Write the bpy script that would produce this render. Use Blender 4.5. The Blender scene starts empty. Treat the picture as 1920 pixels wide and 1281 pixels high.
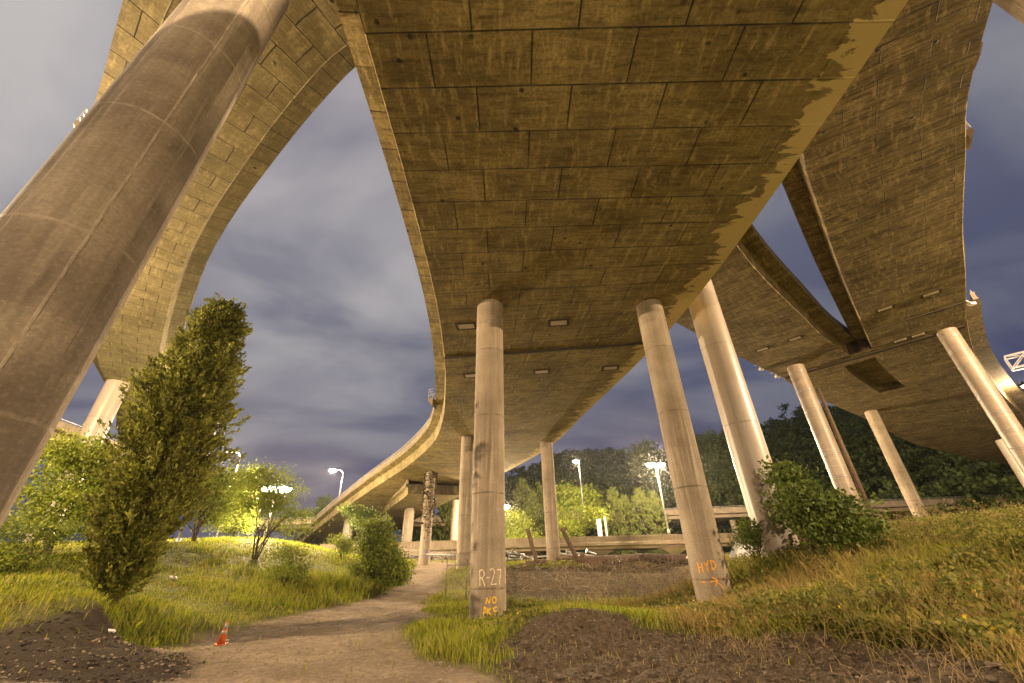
import bpy, bmesh, math, random
import numpy as np
from mathutils import Vector, Matrix
random.seed(7); rng = np.random.default_rng(11)
SC = bpy.context.scene; COL = SC.collection
# ---------------------------------------------------------------- camera
FPX = 747.0; TH = math.atan(747/1330.); RHO = math.atan(32/1330.)
cR, sR = math.cos(RHO), math.sin(RHO)
X0 = Vector((1, 0, 0)); U0 = Vector((0, -math.sin(TH), math.cos(TH))); F0 = Vector((0, math.cos(TH), math.sin(TH)))
cam = bpy.data.cameras.new('camera'); cam.lens = FPX/1920*36; cam.sensor_width = 36; cam.clip_start = .05; cam.clip_end = 3000
camo = bpy.data.objects.new('camera', cam); COL.objects.link(camo)
R_ = X0*cR - U0*sR; U_ = X0*sR + U0*cR
camo.matrix_world = Matrix(((R_.x, U_.x, -F0.x, 0), (R_.y, U_.y, -F0.y, 0), (R_.z, U_.z, -F0.z, 0), (0, 0, 0, 1)))
SC.camera = camo
def ray(px, py):
    u = px-960; v = 640.5-py; u2 = u*cR+v*sR; v2 = -u*sR+v*cR
    return (u2, FPX*math.cos(TH)-v2*math.sin(TH), FPX*math.sin(TH)+v2*math.cos(TH))
def atz(px, py, z):
    d = ray(px, py); k = z/d[2]; return Vector((d[0]*k, d[1]*k, z))
def atd(px, py, dist):
    d = ray(px, py); k = dist/math.hypot(d[0], d[1]); return Vector((d[0]*k, d[1]*k, d[2]*k))
# ---------------------------------------------------------------- view
vs = SC.view_settings; vs.view_transform = 'Standard'; vs.look = 'None'; vs.gamma = 1; vs.exposure = 1.2
SC.cycles.use_denoising = True; SC.cycles.max_bounces = 6; SC.cycles.transparent_max_bounces = 12
SC.cycles.sample_clamp_indirect = 4
# ---------------------------------------------------------------- world: city-lit night cloud
W = bpy.data.worlds.new('World'); SC.world = W; W.use_nodes = True
def clear(nt):
    for n in list(nt.nodes): nt.nodes.remove(n)
class NT:
    def __init__(s, nt): s.nt = nt; clear(nt)
    def n(s, t, **kw):
        o = s.nt.nodes.new(t)
        for k, v in kw.items():
            if k.startswith('i_'):
                key = k[2:]; key = int(key) if key.isdigit() else key.replace('_', ' ')
                if hasattr(v, 'links') or isinstance(v, bpy.types.NodeSocket): s.nt.links.new(v, o.inputs[key])
                else: o.inputs[key].default_value = v
            else: setattr(o, k, v)
        return o
    def l(s, a, b): s.nt.links.new(a, b)
    def math(s, op, a, b=0.5, clamp=False):
        o = s.nt.nodes.new('ShaderNodeMath'); o.operation = op; o.use_clamp = clamp
        for i, v in enumerate((a, b)):
            if isinstance(v, bpy.types.NodeSocket): s.l(v, o.inputs[i])
            else: o.inputs[i].default_value = v
        return o.outputs[0]
    def mix(s, f, a, b, mode='MIX'):
        o = s.nt.nodes.new('ShaderNodeMix'); o.data_type = 'RGBA'; o.blend_type = mode; o.clamp_factor = True
        for i, v in ((0, f), (6, a), (7, b)):
            if isinstance(v, bpy.types.NodeSocket): s.l(v, o.inputs[i])
            else: o.inputs[i].default_value = v if i == 0 else (*v, 1) if len(v) == 3 else v
        return o.outputs[2]
    def noise(s, vec, scale, detail=4, rough=.55, dist=0):
        o = s.n('ShaderNodeTexNoise'); o.inputs['Scale'].default_value = scale; o.inputs['Detail'].default_value = detail
        o.inputs['Roughness'].default_value = rough; o.inputs['Distortion'].default_value = dist
        if vec is not None: s.l(vec, o.inputs['Vector'])
        return o.outputs['Fac']
    def ramp(s, f, stops):
        o = s.n('ShaderNodeValToRGB'); e = o.color_ramp.elements
        while len(e) < len(stops): e.new(.5)
        for i, (p, c) in enumerate(stops):
            e[i].position = p; e[i].color = (*c, 1) if not isinstance(c, (int, float)) else (c, c, c, 1)
        s.l(f, o.inputs[0]); return o.outputs[0]
    def vscale(s, vec, sc):
        o = s.n('ShaderNodeMapping'); s.l(vec, o.inputs[0]); o.inputs['Scale'].default_value = sc; return o.outputs[0]
w = NT(W.node_tree)
tc = w.n('ShaderNodeTexCoord').outputs['Generated']
sep = w.n('ShaderNodeSeparateXYZ'); w.l(tc, sep.inputs[0])
zz = w.math('MAXIMUM', sep.outputs[2], 0.0)
base = w.ramp(zz, [(0.0, (.011, .016, .066)), (.14, (.018, .024, .086)), (.42, (.080, .092, .138)), (.70, (.18, .185, .215)), (.95, (.27, .255, .25))])
# brighter city glow to the west (-X)
wx = w.math('MULTIPLY_ADD', sep.outputs[0], -0.5); w.nt.nodes[-1].inputs[2].default_value = 0.42
glow = w.math('MULTIPLY', w.math('MAXIMUM', wx, 0), w.math('MULTIPLY', zz, 1.5))
base = w.mix(w.math('MULTIPLY', glow, 1.25, True), base, (.46, .43, .42))
pv = w.n('ShaderNodeCombineXYZ')
den = w.math('ADD', zz, .18)
w.l(w.math('DIVIDE', sep.outputs[0], den), pv.inputs[0]); w.l(w.math('DIVIDE', sep.outputs[1], den), pv.inputs[1])
cl = w.noise(w.vscale(pv.outputs[0], (1.0, 1.7, 1)), 1.1, 5, .5, .5)
clm = w.ramp(cl, [(.40, .0), (.60, 1.0)])
base = w.mix(clm, w.mix(.55, base, (.026, .034, .095)), w.mix(.22, base, (.27, .26, .27)))
bg = w.n('ShaderNodeBackground', i_Color=base, i_Strength=0.56)
wo = w.n('ShaderNodeOutputWorld'); w.l(bg.outputs[0], wo.inputs[0])
# weak warm sun lamp added as a directional hint of sky glow, very soft
sun = bpy.data.lights.new('sky_glow_sun', 'SUN'); sun.energy = .12; sun.angle = math.radians(25); sun.color = (1, .82, .62)
so = bpy.data.objects.new('sky_glow_sun', sun); COL.objects.link(so); so.rotation_euler = (math.radians(48), 0, math.radians(-70))
LAMP_POWER = 1.0
WARM = (1.0, .72, .43)
# ---------------------------------------------------------------- object helpers
def link(o, parent=None):
    COL.objects.link(o)
    if parent is not None: o.parent = parent
    return o
def tag(o, label=None, cat=None, group=None, kind=None):
    if label: o['label'] = label
    if cat: o['category'] = cat
    if group: o['group'] = group
    if kind: o['kind'] = kind
    return o
def empty(name, loc=(0, 0, 0), rz=0.0):
    o = bpy.data.objects.new(name, None); o.empty_display_size = .3; link(o); o.location = loc; o.rotation_euler = (0, 0, rz); return o
class MB:
    """collects shapes and builds ONE mesh object"""
    def __init__(s): s.v = []; s.f = []; s.uv = []; s.has_uv = False; s.smooth = False
    def add(s, vs_, fs):
        b = len(s.v); s.v += [tuple(p) for p in vs_]; s.f += [tuple(i+b for i in f) for f in fs]
    def box(s, c, size, rot=None):
        c = Vector(c); hx, hy, hz = [q/2 for q in size]
        vv = [Vector((x, y, z)) for x in (-hx, hx) for y in (-hy, hy) for z in (-hz, hz)]
        if rot is not None: vv = [rot @ p for p in vv]
        s.add([p+c for p in vv], [(0, 1, 3, 2), (4, 6, 7, 5), (0, 4, 5, 1), (2, 3, 7, 6), (0, 2, 6, 4), (1, 5, 7, 3)])
    def tube(s, pts, rad, n=8, cap=True):
        pts = [Vector(p) for p in pts]
        if not hasattr(rad, '__len__'): rad = [rad]*len(pts)
        rings = []; b = len(s.v); prev = None
        for i, p in enumerate(pts):
            d = (pts[min(i+1, len(pts)-1)]-pts[max(i-1, 0)]).normalized()
            if prev is None:
                a = d.cross(Vector((0, 0, 1)));
                if a.length < .05: a = d.cross(Vector((1, 0, 0)))
                a.normalize()
            else: a = (prev - d*prev.dot(d)).normalized()
            prev = a; c = d.cross(a)
            for k in range(n):
                t = 2*math.pi*k/n; s.v.append(tuple(p+(a*math.cos(t)+c*math.sin(t))*rad[i]))
        for i in range(len(pts)-1):
            for k in range(n):
                s.f.append((b+i*n+k, b+i*n+(k+1) % n, b+(i+1)*n+(k+1) % n, b+(i+1)*n+k))
        if cap:
            s.f.append(tuple(b+k for k in range(n))[::-1]); s.f.append(tuple(b+(len(pts)-1)*n+k for k in range(n)))
    def build(s, name, mat, parent=None, smooth=False):
        me = bpy.data.meshes.new(name); me.from_pydata(s.v, [], s.f); me.update()
        if smooth: me.polygons.foreach_set('use_smooth', [True]*len(me.polygons))
        if mat: me.materials.append(mat)
        o = bpy.data.objects.new(name, me); return link(o, parent)
def np_mesh(name, verts, faces, mat, k=4, parent=None, attr=None, smooth=False):
    """verts (N,3), faces (M,k) numpy"""
    me = bpy.data.meshes.new(name); me.vertices.add(len(verts)); me.vertices.foreach_set('co', verts.astype(np.float32).ravel())
    m = len(faces); me.loops.add(m*k); me.loops.foreach_set('vertex_index', faces.astype(np.int32).ravel())
    me.polygons.add(m); me.polygons.foreach_set('loop_start', np.arange(0, m*k, k, dtype=np.int32))
    if smooth: me.polygons.foreach_set('use_smooth', np.ones(m, dtype=bool))
    me.update(calc_edges=True)
    if attr:
        for an, av in attr.items():
            a = me.attributes.new(an, 'FLOAT', 'POINT'); a.data.foreach_set('value', av.astype(np.float32))
    if mat: me.materials.append(mat)
    o = bpy.data.objects.new(name, me); return link(o, parent)
# ---------------------------------------------------------------- materials
def newmat(name):
    m = bpy.data.materials.new(name); m.use_nodes = True; return m, NT(m.node_tree)
def finish(m, t, col, rough=.85, bump=None, bs=.3, bd=.02, metal=0, spec=.3, transl=0, emis=None):
    p = t.n('ShaderNodeBsdfPrincipled')
    for key, v in (('Base Color', col), ('Roughness', rough), ('Metallic', metal), ('Specular IOR Level', spec)):
        if isinstance(v, bpy.types.NodeSocket): t.l(v, p.inputs[key])
        else: p.inputs[key].default_value = (*v, 1) if key == 'Base Color' and len(v) == 3 else v
    if bump is not None:
        b = t.n('ShaderNodeBump'); b.inputs['Strength'].default_value = bs; b.inputs['Distance'].default_value = bd
        t.l(bump, b.inputs['Height']); t.l(b.outputs[0], p.inputs['Normal'])
    out = t.n('ShaderNodeOutputMaterial'); sh = p.outputs[0]
    if transl:
        tr = t.n('ShaderNodeBsdfTranslucent')
        if isinstance(col, bpy.types.NodeSocket): t.l(col, tr.inputs[0])
        else: tr.inputs[0].default_value = (*col, 1)
        mx = t.n('ShaderNodeMixShader'); mx.inputs[0].default_value = transl; t.l(sh, mx.inputs[1]); t.l(tr.outputs[0], mx.inputs[2]); sh = mx.outputs[0]
    if emis:
        p.inputs['Emission Color'].default_value = (*emis[0], 1); p.inputs['Emission Strength'].default_value = emis[1]
    t.l(sh, out.inputs[0]); return m
def mat_soffit(name, c1, c2, cdark, bw=2.44, rh=1.22, streak=.5, mort=.028, edge=None):
    """board-formed concrete; UV in metres, u across the deck, v along it"""
    m, t = newmat(name); uv = t.n('ShaderNodeTexCoord').outputs['UV']
    warp = t.noise(uv, .35, 2)
    br = t.n('ShaderNodeTexBrick'); br.offset = .43; br.offset_frequency = 2; br.squash = 1
    wb = t.n('ShaderNodeTexNoise', i_Vector=uv, i_Scale=1.7, i_Detail=3.0).outputs['Color']; t.l(t.mix(.022, uv, wb), br.inputs['Vector'])
    for k_, v in (('Scale', 1.0), ('Brick Width', bw), ('Row Height', rh), ('Mortar Size', mort), ('Mortar Smooth', .6), ('Bias', 0.0)): br.inputs[k_].default_value = v
    br.inputs['Color1'].default_value = (0, 0, 0, 1); br.inputs['Color2'].default_value = (1, 1, 1, 1); br.inputs['Mortar'].default_value = (.5, .5, .5, 1)
    tone = t.mix(t.math('MULTIPLY', br.outputs['Color'], .5), c1, c2)
    big = t.noise(uv, .28, 6, .62, .6); tone = t.mix(t.ramp(big, [(.38, 0), (.68, 1)]), tone, t.mix(.5, c1, cdark))
    st = t.noise(t.vscale(uv, (.35, 3.2, 1)), 1.6, 8, .72, .3)
    tone = t.mix(t.math('MULTIPLY', t.ramp(st, [(.46, 0), (.64, 1)]), streak), tone, cdark)
    blot = t.noise(t.vscale(uv, (.5, 1.4, 1)), .55, 8, .7, 1.5); tone = t.mix(t.math('MULTIPLY', t.ramp(blot, [(.50, 0), (.62, 1)]), .75*streak), tone, cdark)
    runs = t.noise(t.vscale(uv, (1.6, .5, 1)), .9, 7, .7, .8); tone = t.mix(t.math('MULTIPLY', t.ramp(runs, [(.58, 0), (.68, 1)]), .5*streak), tone, tuple(min(1, q*1.5) for q in c2))
    st2 = t.noise(t.vscale(uv, (2.6, .6, 1)), 1.5, 6, .65)
    tone = t.mix(t.math('MULTIPLY', t.ramp(st2, [(.52, 0), (.72, 1)]), .42), tone, tuple(min(1, q*1.7) for q in c2))
    fine = t.noise(uv, 9, 8, .75); tone = t.mix(t.ramp(fine, [(.30, .75), (.56, 0)]), tone, cdark)
    vo = t.n('ShaderNodeTexVoronoi'); vo.inputs['Scale'].default_value = 1.15; vo.inputs['Randomness'].default_value = 1
    t.l(t.mix(.25, uv, t.n('ShaderNodeTexNoise', i_Vector=uv, i_Scale=.6).outputs['Color']), vo.inputs['Vector'])
    gate = t.noise(uv, .5, 2); hole = t.math('MULTIPLY', t.ramp(vo.outputs['Distance'], [(.05, 1), (.10, 0)]), t.ramp(gate, [(.36, 0), (.44, 1)]))
    vo2 = t.n('ShaderNodeTexVoronoi', i_Vector=uv, i_Scale=4.2); h2 = t.math('MULTIPLY', t.ramp(vo2.outputs['Distance'], [(.05, .8), (.10, 0)]), t.ramp(t.noise(uv, 1.1, 3), [(.55, 0), (.62, 1)]))
    hole = t.math('MAXIMUM', hole, h2)
    tone = t.mix(t.math('MULTIPLY', hole, .85), tone, tuple(q*.25 for q in cdark))
    seamfade = t.ramp(t.noise(uv, .8, 3), [(.30, .35), (.50, 1)])
    seam = t.math('MULTIPLY', br.outputs['Fac'], seamfade)
    tone = t.mix(t.math('MULTIPLY', seam, .9), tone, tuple(q*.3 for q in cdark))
    if edge:   # calcium band and water stain that follow the right-hand edge
        uu = t.n('ShaderNodeSeparateXYZ'); t.l(uv, uu.inputs[0])
        n1 = t.math('ADD', t.math('MULTIPLY', t.noise(uv, .35, 3, .5), .8), t.math('MULTIPLY', t.noise(t.vscale(uv, (.6, 1.35, 1)), 1.0, 7, .6, 1.6), 1.6)); n1 = t.math('SUBTRACT', n1, .90)
        d = t.math('SUBTRACT', edge, uu.outputs[0]); d2 = t.math('SUBTRACT', d, t.math('MULTIPLY', n1, 2.9))
        light = t.ramp(t.math('ADD', d2, t.math('MULTIPLY', fine, .25)), [(.08, 1), (.26, 0)])
        dn = t.math('ADD', d2, t.math('MULTIPLY', t.noise(t.vscale(uv, (.5, 2.4, 1)), 1.3, 6, .6), 1.2))
        dark = t.ramp(t.math('DIVIDE', dn, 3.0), [(.05, 0.97), (.75, 0)])
        tone = t.mix(dark, tone, t.mix(t.ramp(st, [(.4, 0), (.6, 1)]), tuple(q*.28 for q in c1), tuple(q*.7 for q in c2)))
        tone = t.mix(light, tone, t.mix(t.ramp(fine, [(.4, 0), (.6, 1)]), tuple(min(1, q*1.15) for q in c2), tuple(min(1, q*1.2) for q in c2)))
        rim = t.math('MULTIPLY', t.ramp(d2, [(.0, 0), (.03, 1), (.16, 0)]), .6); tone = t.mix(rim, tone, tuple(q*1.6 for q in c2))
    h = t.math('SUBTRACT', t.math('MULTIPLY', fine, .35), t.math('ADD', t.math('MULTIPLY', seam, 1.0), t.math('MULTIPLY', hole, 1.5)))
    return finish(m, t, tone, .9, h, .55, .03)
def mat_conc(name, c, cdark, clight, seam_h=2.44, seam_n=0, vstreak=.5, rough=.85, spec=.3, bumpy=.4, light_seam=False, blotch=.6):
    """UV in metres: u round / along, v up"""
    m, t = newmat(name); uv = t.n('ShaderNodeTexCoord').outputs['UV']
    big = t.noise(uv, .45, 6, .6, .4); tone = t.mix(t.ramp(big, [(.36, 0), (.66, blotch)]), c, cdark)
    st = t.noise(t.vscale(uv, (2.2, .12, 1)), 1.6, 7, .65, .2); tone = t.mix(t.math('MULTIPLY', t.ramp(st, [(.45, 0), (.7, 1)]), vstreak), tone, cdark)
    st2 = t.noise(t.vscale(uv, (3.1, .2, 1)), 1.1, 5, .6, .2); tone = t.mix(t.math('MULTIPLY', t.ramp(st2, [(.55, 0), (.75, 1)]), vstreak), tone, clight)
    fine = t.noise(uv, 14, 8, .72); tone = t.mix(t.ramp(fine, [(.3, .5), (.55, 0)]), tone, cdark); tone = t.mix(t.ramp(fine, [(.56, 0), (.75, .6)]), tone, clight)
    h = t.math('MULTIPLY', fine, .4)
    if seam_h:
        s = t.n('ShaderNodeSeparateXYZ'); wob = t.noise(uv, 1.2, 5, .6)
        t.l(uv, s.inputs[0]); vv = t.math('DIVIDE', t.math('ADD', s.outputs[1], t.math('MULTIPLY', wob, .12)), seam_h)
        fr = t.math('ABSOLUTE', t.math('SUBTRACT', t.math('FRACT', vv), .5)); sm = t.ramp(fr, [(.0, 1), (.022/seam_h, 1), (.04/seam_h, 0)])
        if seam_n:
            uu = t.math('DIVIDE', t.math('ADD', s.outputs[0], t.math('MULTIPLY', wob, .05)), seam_n)
            fu = t.math('ABSOLUTE', t.math('SUBTRACT', t.math('FRACT', uu), .5)); sm = t.math('MAXIMUM', sm, t.ramp(fu, [(.0, 1), (.012/seam_n, 1), (.03/seam_n, 0)]))
        br = t.ramp(t.noise(uv, 2.3, 6, .7), [(.38, 0), (.56, 1)]); sm = t.math('MULTIPLY', sm, br)
        tone = t.mix(t.math('MULTIPLY', sm, .45 if light_seam else .75), tone, clight if light_seam else tuple(q*.5 for q in cdark)); h = t.math('ADD', h, t.math('MULTIPLY', sm, .6 if light_seam else -.8))
        pat = t.n('ShaderNodeTexVoronoi', i_Vector=t.vscale(uv, (.5, .33, 1)), i_Scale=1.0); pat.distance = 'CHEBYCHEV'; tone = t.mix(t.math('MULTIPLY', t.ramp(pat.outputs['Color'], [(.35, 0), (.75, 1)]), .32), tone, cdark); pc = t.math('FLOOR', vv); wn = t.n('ShaderNodeTexWhiteNoise', noise_dimensions='1D'); t.l(pc, wn.inputs['W'])
        tone = t.mix(t.math('MULTIPLY', wn.outputs['Value'], .3), tone, cdark)
    return finish(m, t, tone, rough, h, bumpy, .02, spec=spec)
def mat_simple(name, c, c2=None, rough=.6, scale=4, metal=0, spec=.4, bump=.15, emis=None):
    m, t = newmat(name); co = t.n('ShaderNodeTexCoord').outputs['Object']
    c2 = c2 or tuple(q*.7 for q in c); n = t.noise(co, scale, 6, .65)
    tone = t.mix(t.ramp(n, [(.35, 0), (.65, 1)]), c, c2)
    return finish(m, t, tone, rough, n, bump, .02, metal, spec, 0, emis)
def mat_leaf(name, cols, transl=.35, patch=None, scale=.35):
    m, t = newmat(name); g = t.n('ShaderNodeNewGeometry'); r = g.outputs['Random Per Island']
    n_ = len(cols); tone = t.ramp(r, [(i/(n_-1), c) for i, c in enumerate(cols)])
    pn = t.noise(g.outputs['Position'], scale, 4, .6)
    tone = t.mix(t.ramp(pn, [(.42, 0), (.62, .55)]), tone, patch or cols[0])
    return finish(m, t, tone, .65, None, transl=transl, spec=.25)
M = {}
M['soffitA'] = mat_soffit('board_formed_concrete_olive', (.31, .24, .095), (.48, .38, .175), (.050, .035, .013), bw=3.0, rh=1.5, streak=.62, mort=.036, edge=15.25)
M['soffitC'] = mat_soffit('board_formed_concrete_stained', (.28, .21, .105), (.45, .35, .195), (.042, .028, .012), bw=3.0, rh=.82, streak=.9, mort=.03)
M['soffitB'] = mat_soffit('board_formed_concrete_pale', (.27, .22, .105), (.38, .32, .165), (.07, .052, .022), bw=1.8, rh=1.22, streak=.4, mort=.035)
M['parapet'] = mat_conc('parapet_concrete', (.30, .245, .18), (.12, .09, .055), (.42, .36, .28), 0, 0, .6)
M['road'] = mat_simple('deck_asphalt', (.05, .05, .05), (.07, .068, .065), .9)
M['colA'] = mat_conc('column_concrete', (.38, .315, .23), (.15, .115, .075), (.50, .43, .33), 3.66, 0, .75, bumpy=.5, blotch=.8)
M['colBig'] = mat_conc('column_concrete_panelled', (.38, .32, .24), (.10, .078, .055), (.56, .48, .37), 3.0, .942, .6, light_seam=True, bumpy=.9, blotch=.9)
M['colSteel'] = mat_conc('column_steel_jacket', (.46, .40, .33), (.28, .23, .175), (.54, .48, .41), 4.9, 0, .5, rough=.38, spec=.5, bumpy=.08, blotch=.35)
M['colWrap'] = mat_conc('column_fibre_wrap', (.36, .29, .215), (.17, .125, .085), (.46, .39, .30), 1.6, 0, .5, rough=.45, spec=.5, bumpy=.2, light_seam=True)
M['dark'] = mat_simple('joint_gap_shade', (.012, .010, .008), rough=.9)
M['hatch'] = mat_simple('hatch_plate', (.52, .42, .32), (.42, .33, .25), .6, 3)
M['hatchrim'] = mat_simple('hatch_rim', (.055, .04, .02), rough=.9)
M['galv'] = mat_simple('galvanised_steel', (.55, .55, .54), (.42, .42, .42), .38, 3, .6)
M['whitesteel'] = mat_simple('white_steel', (.75, .72, .68), (.6, .57, .53), .45)
M['darksteel'] = mat_simple('dark_steel', (.06, .045, .035), (.03, .022, .018), .6)
M['log'] = mat_simple('weathered_timber', (.16, .105, .065), (.06, .04, .026), .95, 7, bump=.8)
M['lens'] = mat_simple('lamp_lens', (1, 1, 1), emis=((1.0, .84, .60), 300))
M['orange'] = mat_simple('cone_orange', (.62, .13, .03), (.30, .075, .025), .55, 9)
M['coneband'] = mat_simple('cone_band', (.42, .38, .33), (.20, .17, .14), .5, 9)
M['paintw'] = mat_simple('white_spray_paint', (.78, .66, .48), (.62, .50, .34), .7, 9)
M['painty'] = mat_simple('yellow_spray_paint', (.75, .48, .02), (.6, .36, .03), .7, 9)
M['painto'] = mat_simple('orange_spray_paint', (.85, .40, .02), (.74, .30, .03), .7, 9)
M['paintb'] = mat_simple('blue_spray_paint', (.10, .09, .30), (.16, .14, .34), .7, 9)
M['signblue'] = mat_simple('sign_blue', (.10, .32, .50), (.12, .36, .52), .4)
M['bark'] = mat_simple('bark', (.07, .048, .032), (.03, .02, .014), .95, 12, bump=.8)
M['cypress'] = mat_leaf('cypress_foliage', [(.10, .105, .018), (.18, .19, .026), (.30, .31, .045), (.12, .125, .03)], .35, (.05, .045, .015), 1.7)
M['conifer'] = mat_leaf('conifer_foliage', [(.11, .13, .025), (.16, .19, .035), (.09, .11, .02)], .3, (.06, .075, .02), .5)
M['leafA'] = mat_leaf('shrub_leaves', [(.11, .15, .015), (.20, .24, .022), (.28, .30, .035), (.13, .16, .02)], .4, (.10, .14, .02), .5)
M['leafB'] = mat_leaf('bush_leaves', [(.06, .10, .018), (.11, .16, .025), (.17, .21, .035), (.07, .09, .02)], .35, (.06, .08, .02), .8)
M['leafC'] = mat_leaf('lamplit_bush_leaves', [(.10, .135, .016), (.17, .21, .024), (.25, .27, .035), (.12, .15, .02)], .38, (.09, .12, .02), .8)  # brighter copy of the bush leaves, lamplight put into the green
M['leafD'] = mat_leaf('bank_bush_leaves', [(.08, .10, .018), (.15, .17, .026), (.24, .22, .045), (.32, .24, .06)], .38, (.06, .065, .02), .9)
M['forest'] = mat_leaf('forest_foliage', [(.045, .070, .018), (.075, .11, .025), (.11, .14, .034), (.06, .08, .022)], .25, (.045, .065, .022), .05)
M['yellowtree'] = mat_leaf('bright_foliage', [(.14, .19, .02), (.22, .27, .03), (.30, .34, .04), (.12, .15, .02)], .4, (.12, .15, .02), .3)
M['ivy'] = mat_leaf('ivy_leaves', [(.05, .04, .02), (.08, .06, .03), (.04, .035, .02)], .2)
# grass: green, yellow-green and straw patches
def mat_grass():
    m, t = newmat('grass_blades'); g = t.n('ShaderNodeNewGeometry'); r = g.outputs['Random Per Island']
    a = t.ramp(r, [(0, (.07, .10, .010)), (.35, (.18, .215, .012)), (.7, (.30, .32, .018)), (.93, (.30, .24, .07)), (1, (.36, .28, .11))])
    at = t.n('ShaderNodeAttribute', attribute_name='dry').outputs['Fac']
    b = t.ramp(r, [(0, (.20, .14, .04)), (.5, (.34, .24, .08)), (.8, (.16, .15, .03)), (1, (.42, .30, .11))])
    tone = t.mix(at, a, b)
    return finish(m, t, tone, .6, None, transl=.4, spec=.25)
M['grass'] = mat_grass()
M['straw'] = mat_leaf('dry_stalks', [(.30, .22, .10), (.40, .29, .14), (.24, .18, .08)], .2)
M['flower'] = mat_leaf('yellow_flowers', [(.65, .42, .02), (.72, .50, .03), (.60, .36, .02)], .3)
# ---------------------------------------------------------------- terrain function
CT = []
def cp(px, py, d): p = atd(px, py, d); CT.append((p.x, p.y, p.z))
for a in [(600, 1281, 11.2), (1000, 1281, 10), (0, 1281, 14), (0, 1180, 20), (100, 1090, 27), (0, 1100, 30), (210, 1195, 20.5), (200, 1140, 20.5), (300, 1110, 28), (330, 1030, 42),
          (500, 1010, 54), (560, 1040, 46), (413, 1211, 18.5), (560, 1150, 27), (700, 1120, 34), (760, 1095, 44), (765, 1065, 58), (838, 1080, 50), (830, 1110, 37), (750, 1205, 15.5), (800, 1150, 23),
          (850, 1245, 12), (960, 1130, 30), (1100, 1130, 32), (1290, 1130, 33), (1100, 1066, 44), (1000, 1066, 44), (1280, 1066, 44), (1100, 1050, 54), (1400, 1050, 40),
          (1080, 1200, 14.3), (1250, 1190, 15.0), (1080, 1145, 16.5), (1500, 1185, 13), (1500, 1281, 10.2), (1280, 1281, 9.8), (1750, 1210, 12), (1500, 1100, 22), (1500, 1060, 28),
          (1650, 1050, 24), (1640, 990, 34), (1700, 975, 36), (1900, 965, 34), (1800, 1100, 18), (915, 1165, 19.5), (1345, 1150, 21.5), (1920, 1281, 8.6), (1465, 1055, 25)]: cp(*a)
CT += [(-10, -5, -2.1), (0, -8, -2), (10, -6, -1.6), (0, 0, -1.95), (-4, 3, -2), (4, 3, -1.9), (-20, 0, -1.5), (20, 0, -.4), (0, -40, -2), (-60, -10, 0), (60, -10, 2), (-6, 64, .3), (-13, 63, .3),
       (4, 50, .35), (-5, 47, .1), (-30, 78, 2.0), (-45, 70, 1), (-70, 90, 0), (-70, 40, 2), (20, 62, .2), (40, 75, .2), (0, 80, .2), (30, 45, .9), (50, 55, 1.5), (70, 60, 2), (90, 70, 2), (45, 28, 2.2),
       (60, 20, 2.5), (20, 95, .5), (-20, 95, 1.5), (60, 100, 2), (120, 60, 4), (-120, 60, 0), (-120, 120, -1), (120, 120, 4), (0, 130, 1), (0, -120, -2), (120, -80, 2), (-120, -80, 0), (-25, 55, 2.3), (-15, 50, .6)]
CTa = np.array(CT)
def kern(d): return np.sqrt(d*d+1.0)
D_ = kern(np.linalg.norm(CTa[:, None, :2]-CTa[None, :, :2], axis=2))
n0 = len(CTa); A_ = np.zeros((n0+1, n0+1)); A_[:n0, :n0] = D_ + np.eye(n0)*-.04; A_[:n0, n0] = 1; A_[n0, :n0] = 1
WT = np.linalg.solve(A_, np.append(CTa[:, 2], 0))
def vnoise(x, y, s, seed=0):
    x = x/s+seed*17.3; y = y/s+seed*9.1; xi = np.floor(x); yi = np.floor(y); fx = x-xi; fy = y-yi
    fx = fx*fx*(3-2*fx); fy = fy*fy*(3-2*fy)
    def h(a, b): q = np.sin(a*127.1+b*311.7+seed*3.7)*43758.5453; return q-np.floor(q)
    return (h(xi, yi)*(1-fx)+h(xi+1, yi)*fx)*(1-fy)+(h(xi, yi+1)*(1-fx)+h(xi+1, yi+1)*fx)*fy
def fbm(x, y, s, o=4, seed=0):
    t = 0; a = .5
    for i in range(o): t = t+a*(vnoise(x, y, s, seed+i)-.5); s *= .5; a *= .55
    return t
def smooth_h(x, y):
    x = np.asarray(x, float); y = np.asarray(y, float); sh = x.shape; xf = x.ravel(); yf = y.ravel(); out = np.zeros(len(xf))
    for i in range(0, len(xf), 20000):
        d = kern(np.sqrt((xf[i:i+20000, None]-CTa[None, :, 0])**2+(yf[i:i+20000, None]-CTa[None, :, 1])**2)); out[i:i+20000] = d@WT[:-1]+WT[-1]
    out = np.clip(out, -2.7, 6)
    r = np.hypot(xf, yf); az = np.degrees(np.arctan2(xf, yf)); far = np.clip((r-130)/60, 0, 1); far = far*far*(3-2*far)
    out = out*(1-np.clip((r-110)/40, 0, 1)) + 1.5*np.clip((r-110)/40, 0, 1)
    prof = np.interp(az, [-180, -14, -4, 6, 12, 20, 30, 38, 45, 55, 75, 110, 180], [0, 0, 26, 39, 40, 40, 45, 50, 46, 38, 30, 0, 0])
    prof = prof*(1+.35*fbm(xf, yf, 70, 3, 5))
    out = out+far*prof*np.clip((r-130)/110, 0, 1.25)
    return out.reshape(sh)
def hit_smooth(px, py, dmax=120):
    d = np.array(ray(px, py)); hd = math.hypot(d[0], d[1]); ds = np.linspace(3, dmax, 700)
    X = d[0]/hd*ds; Y = d[1]/hd*ds; Z = d[2]/hd*ds; below = Z < smooth_h(X, Y); i = int(np.argmax(below)) if below.any() else len(ds)-1
    return X[i], Y[i], Z[i]
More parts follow.
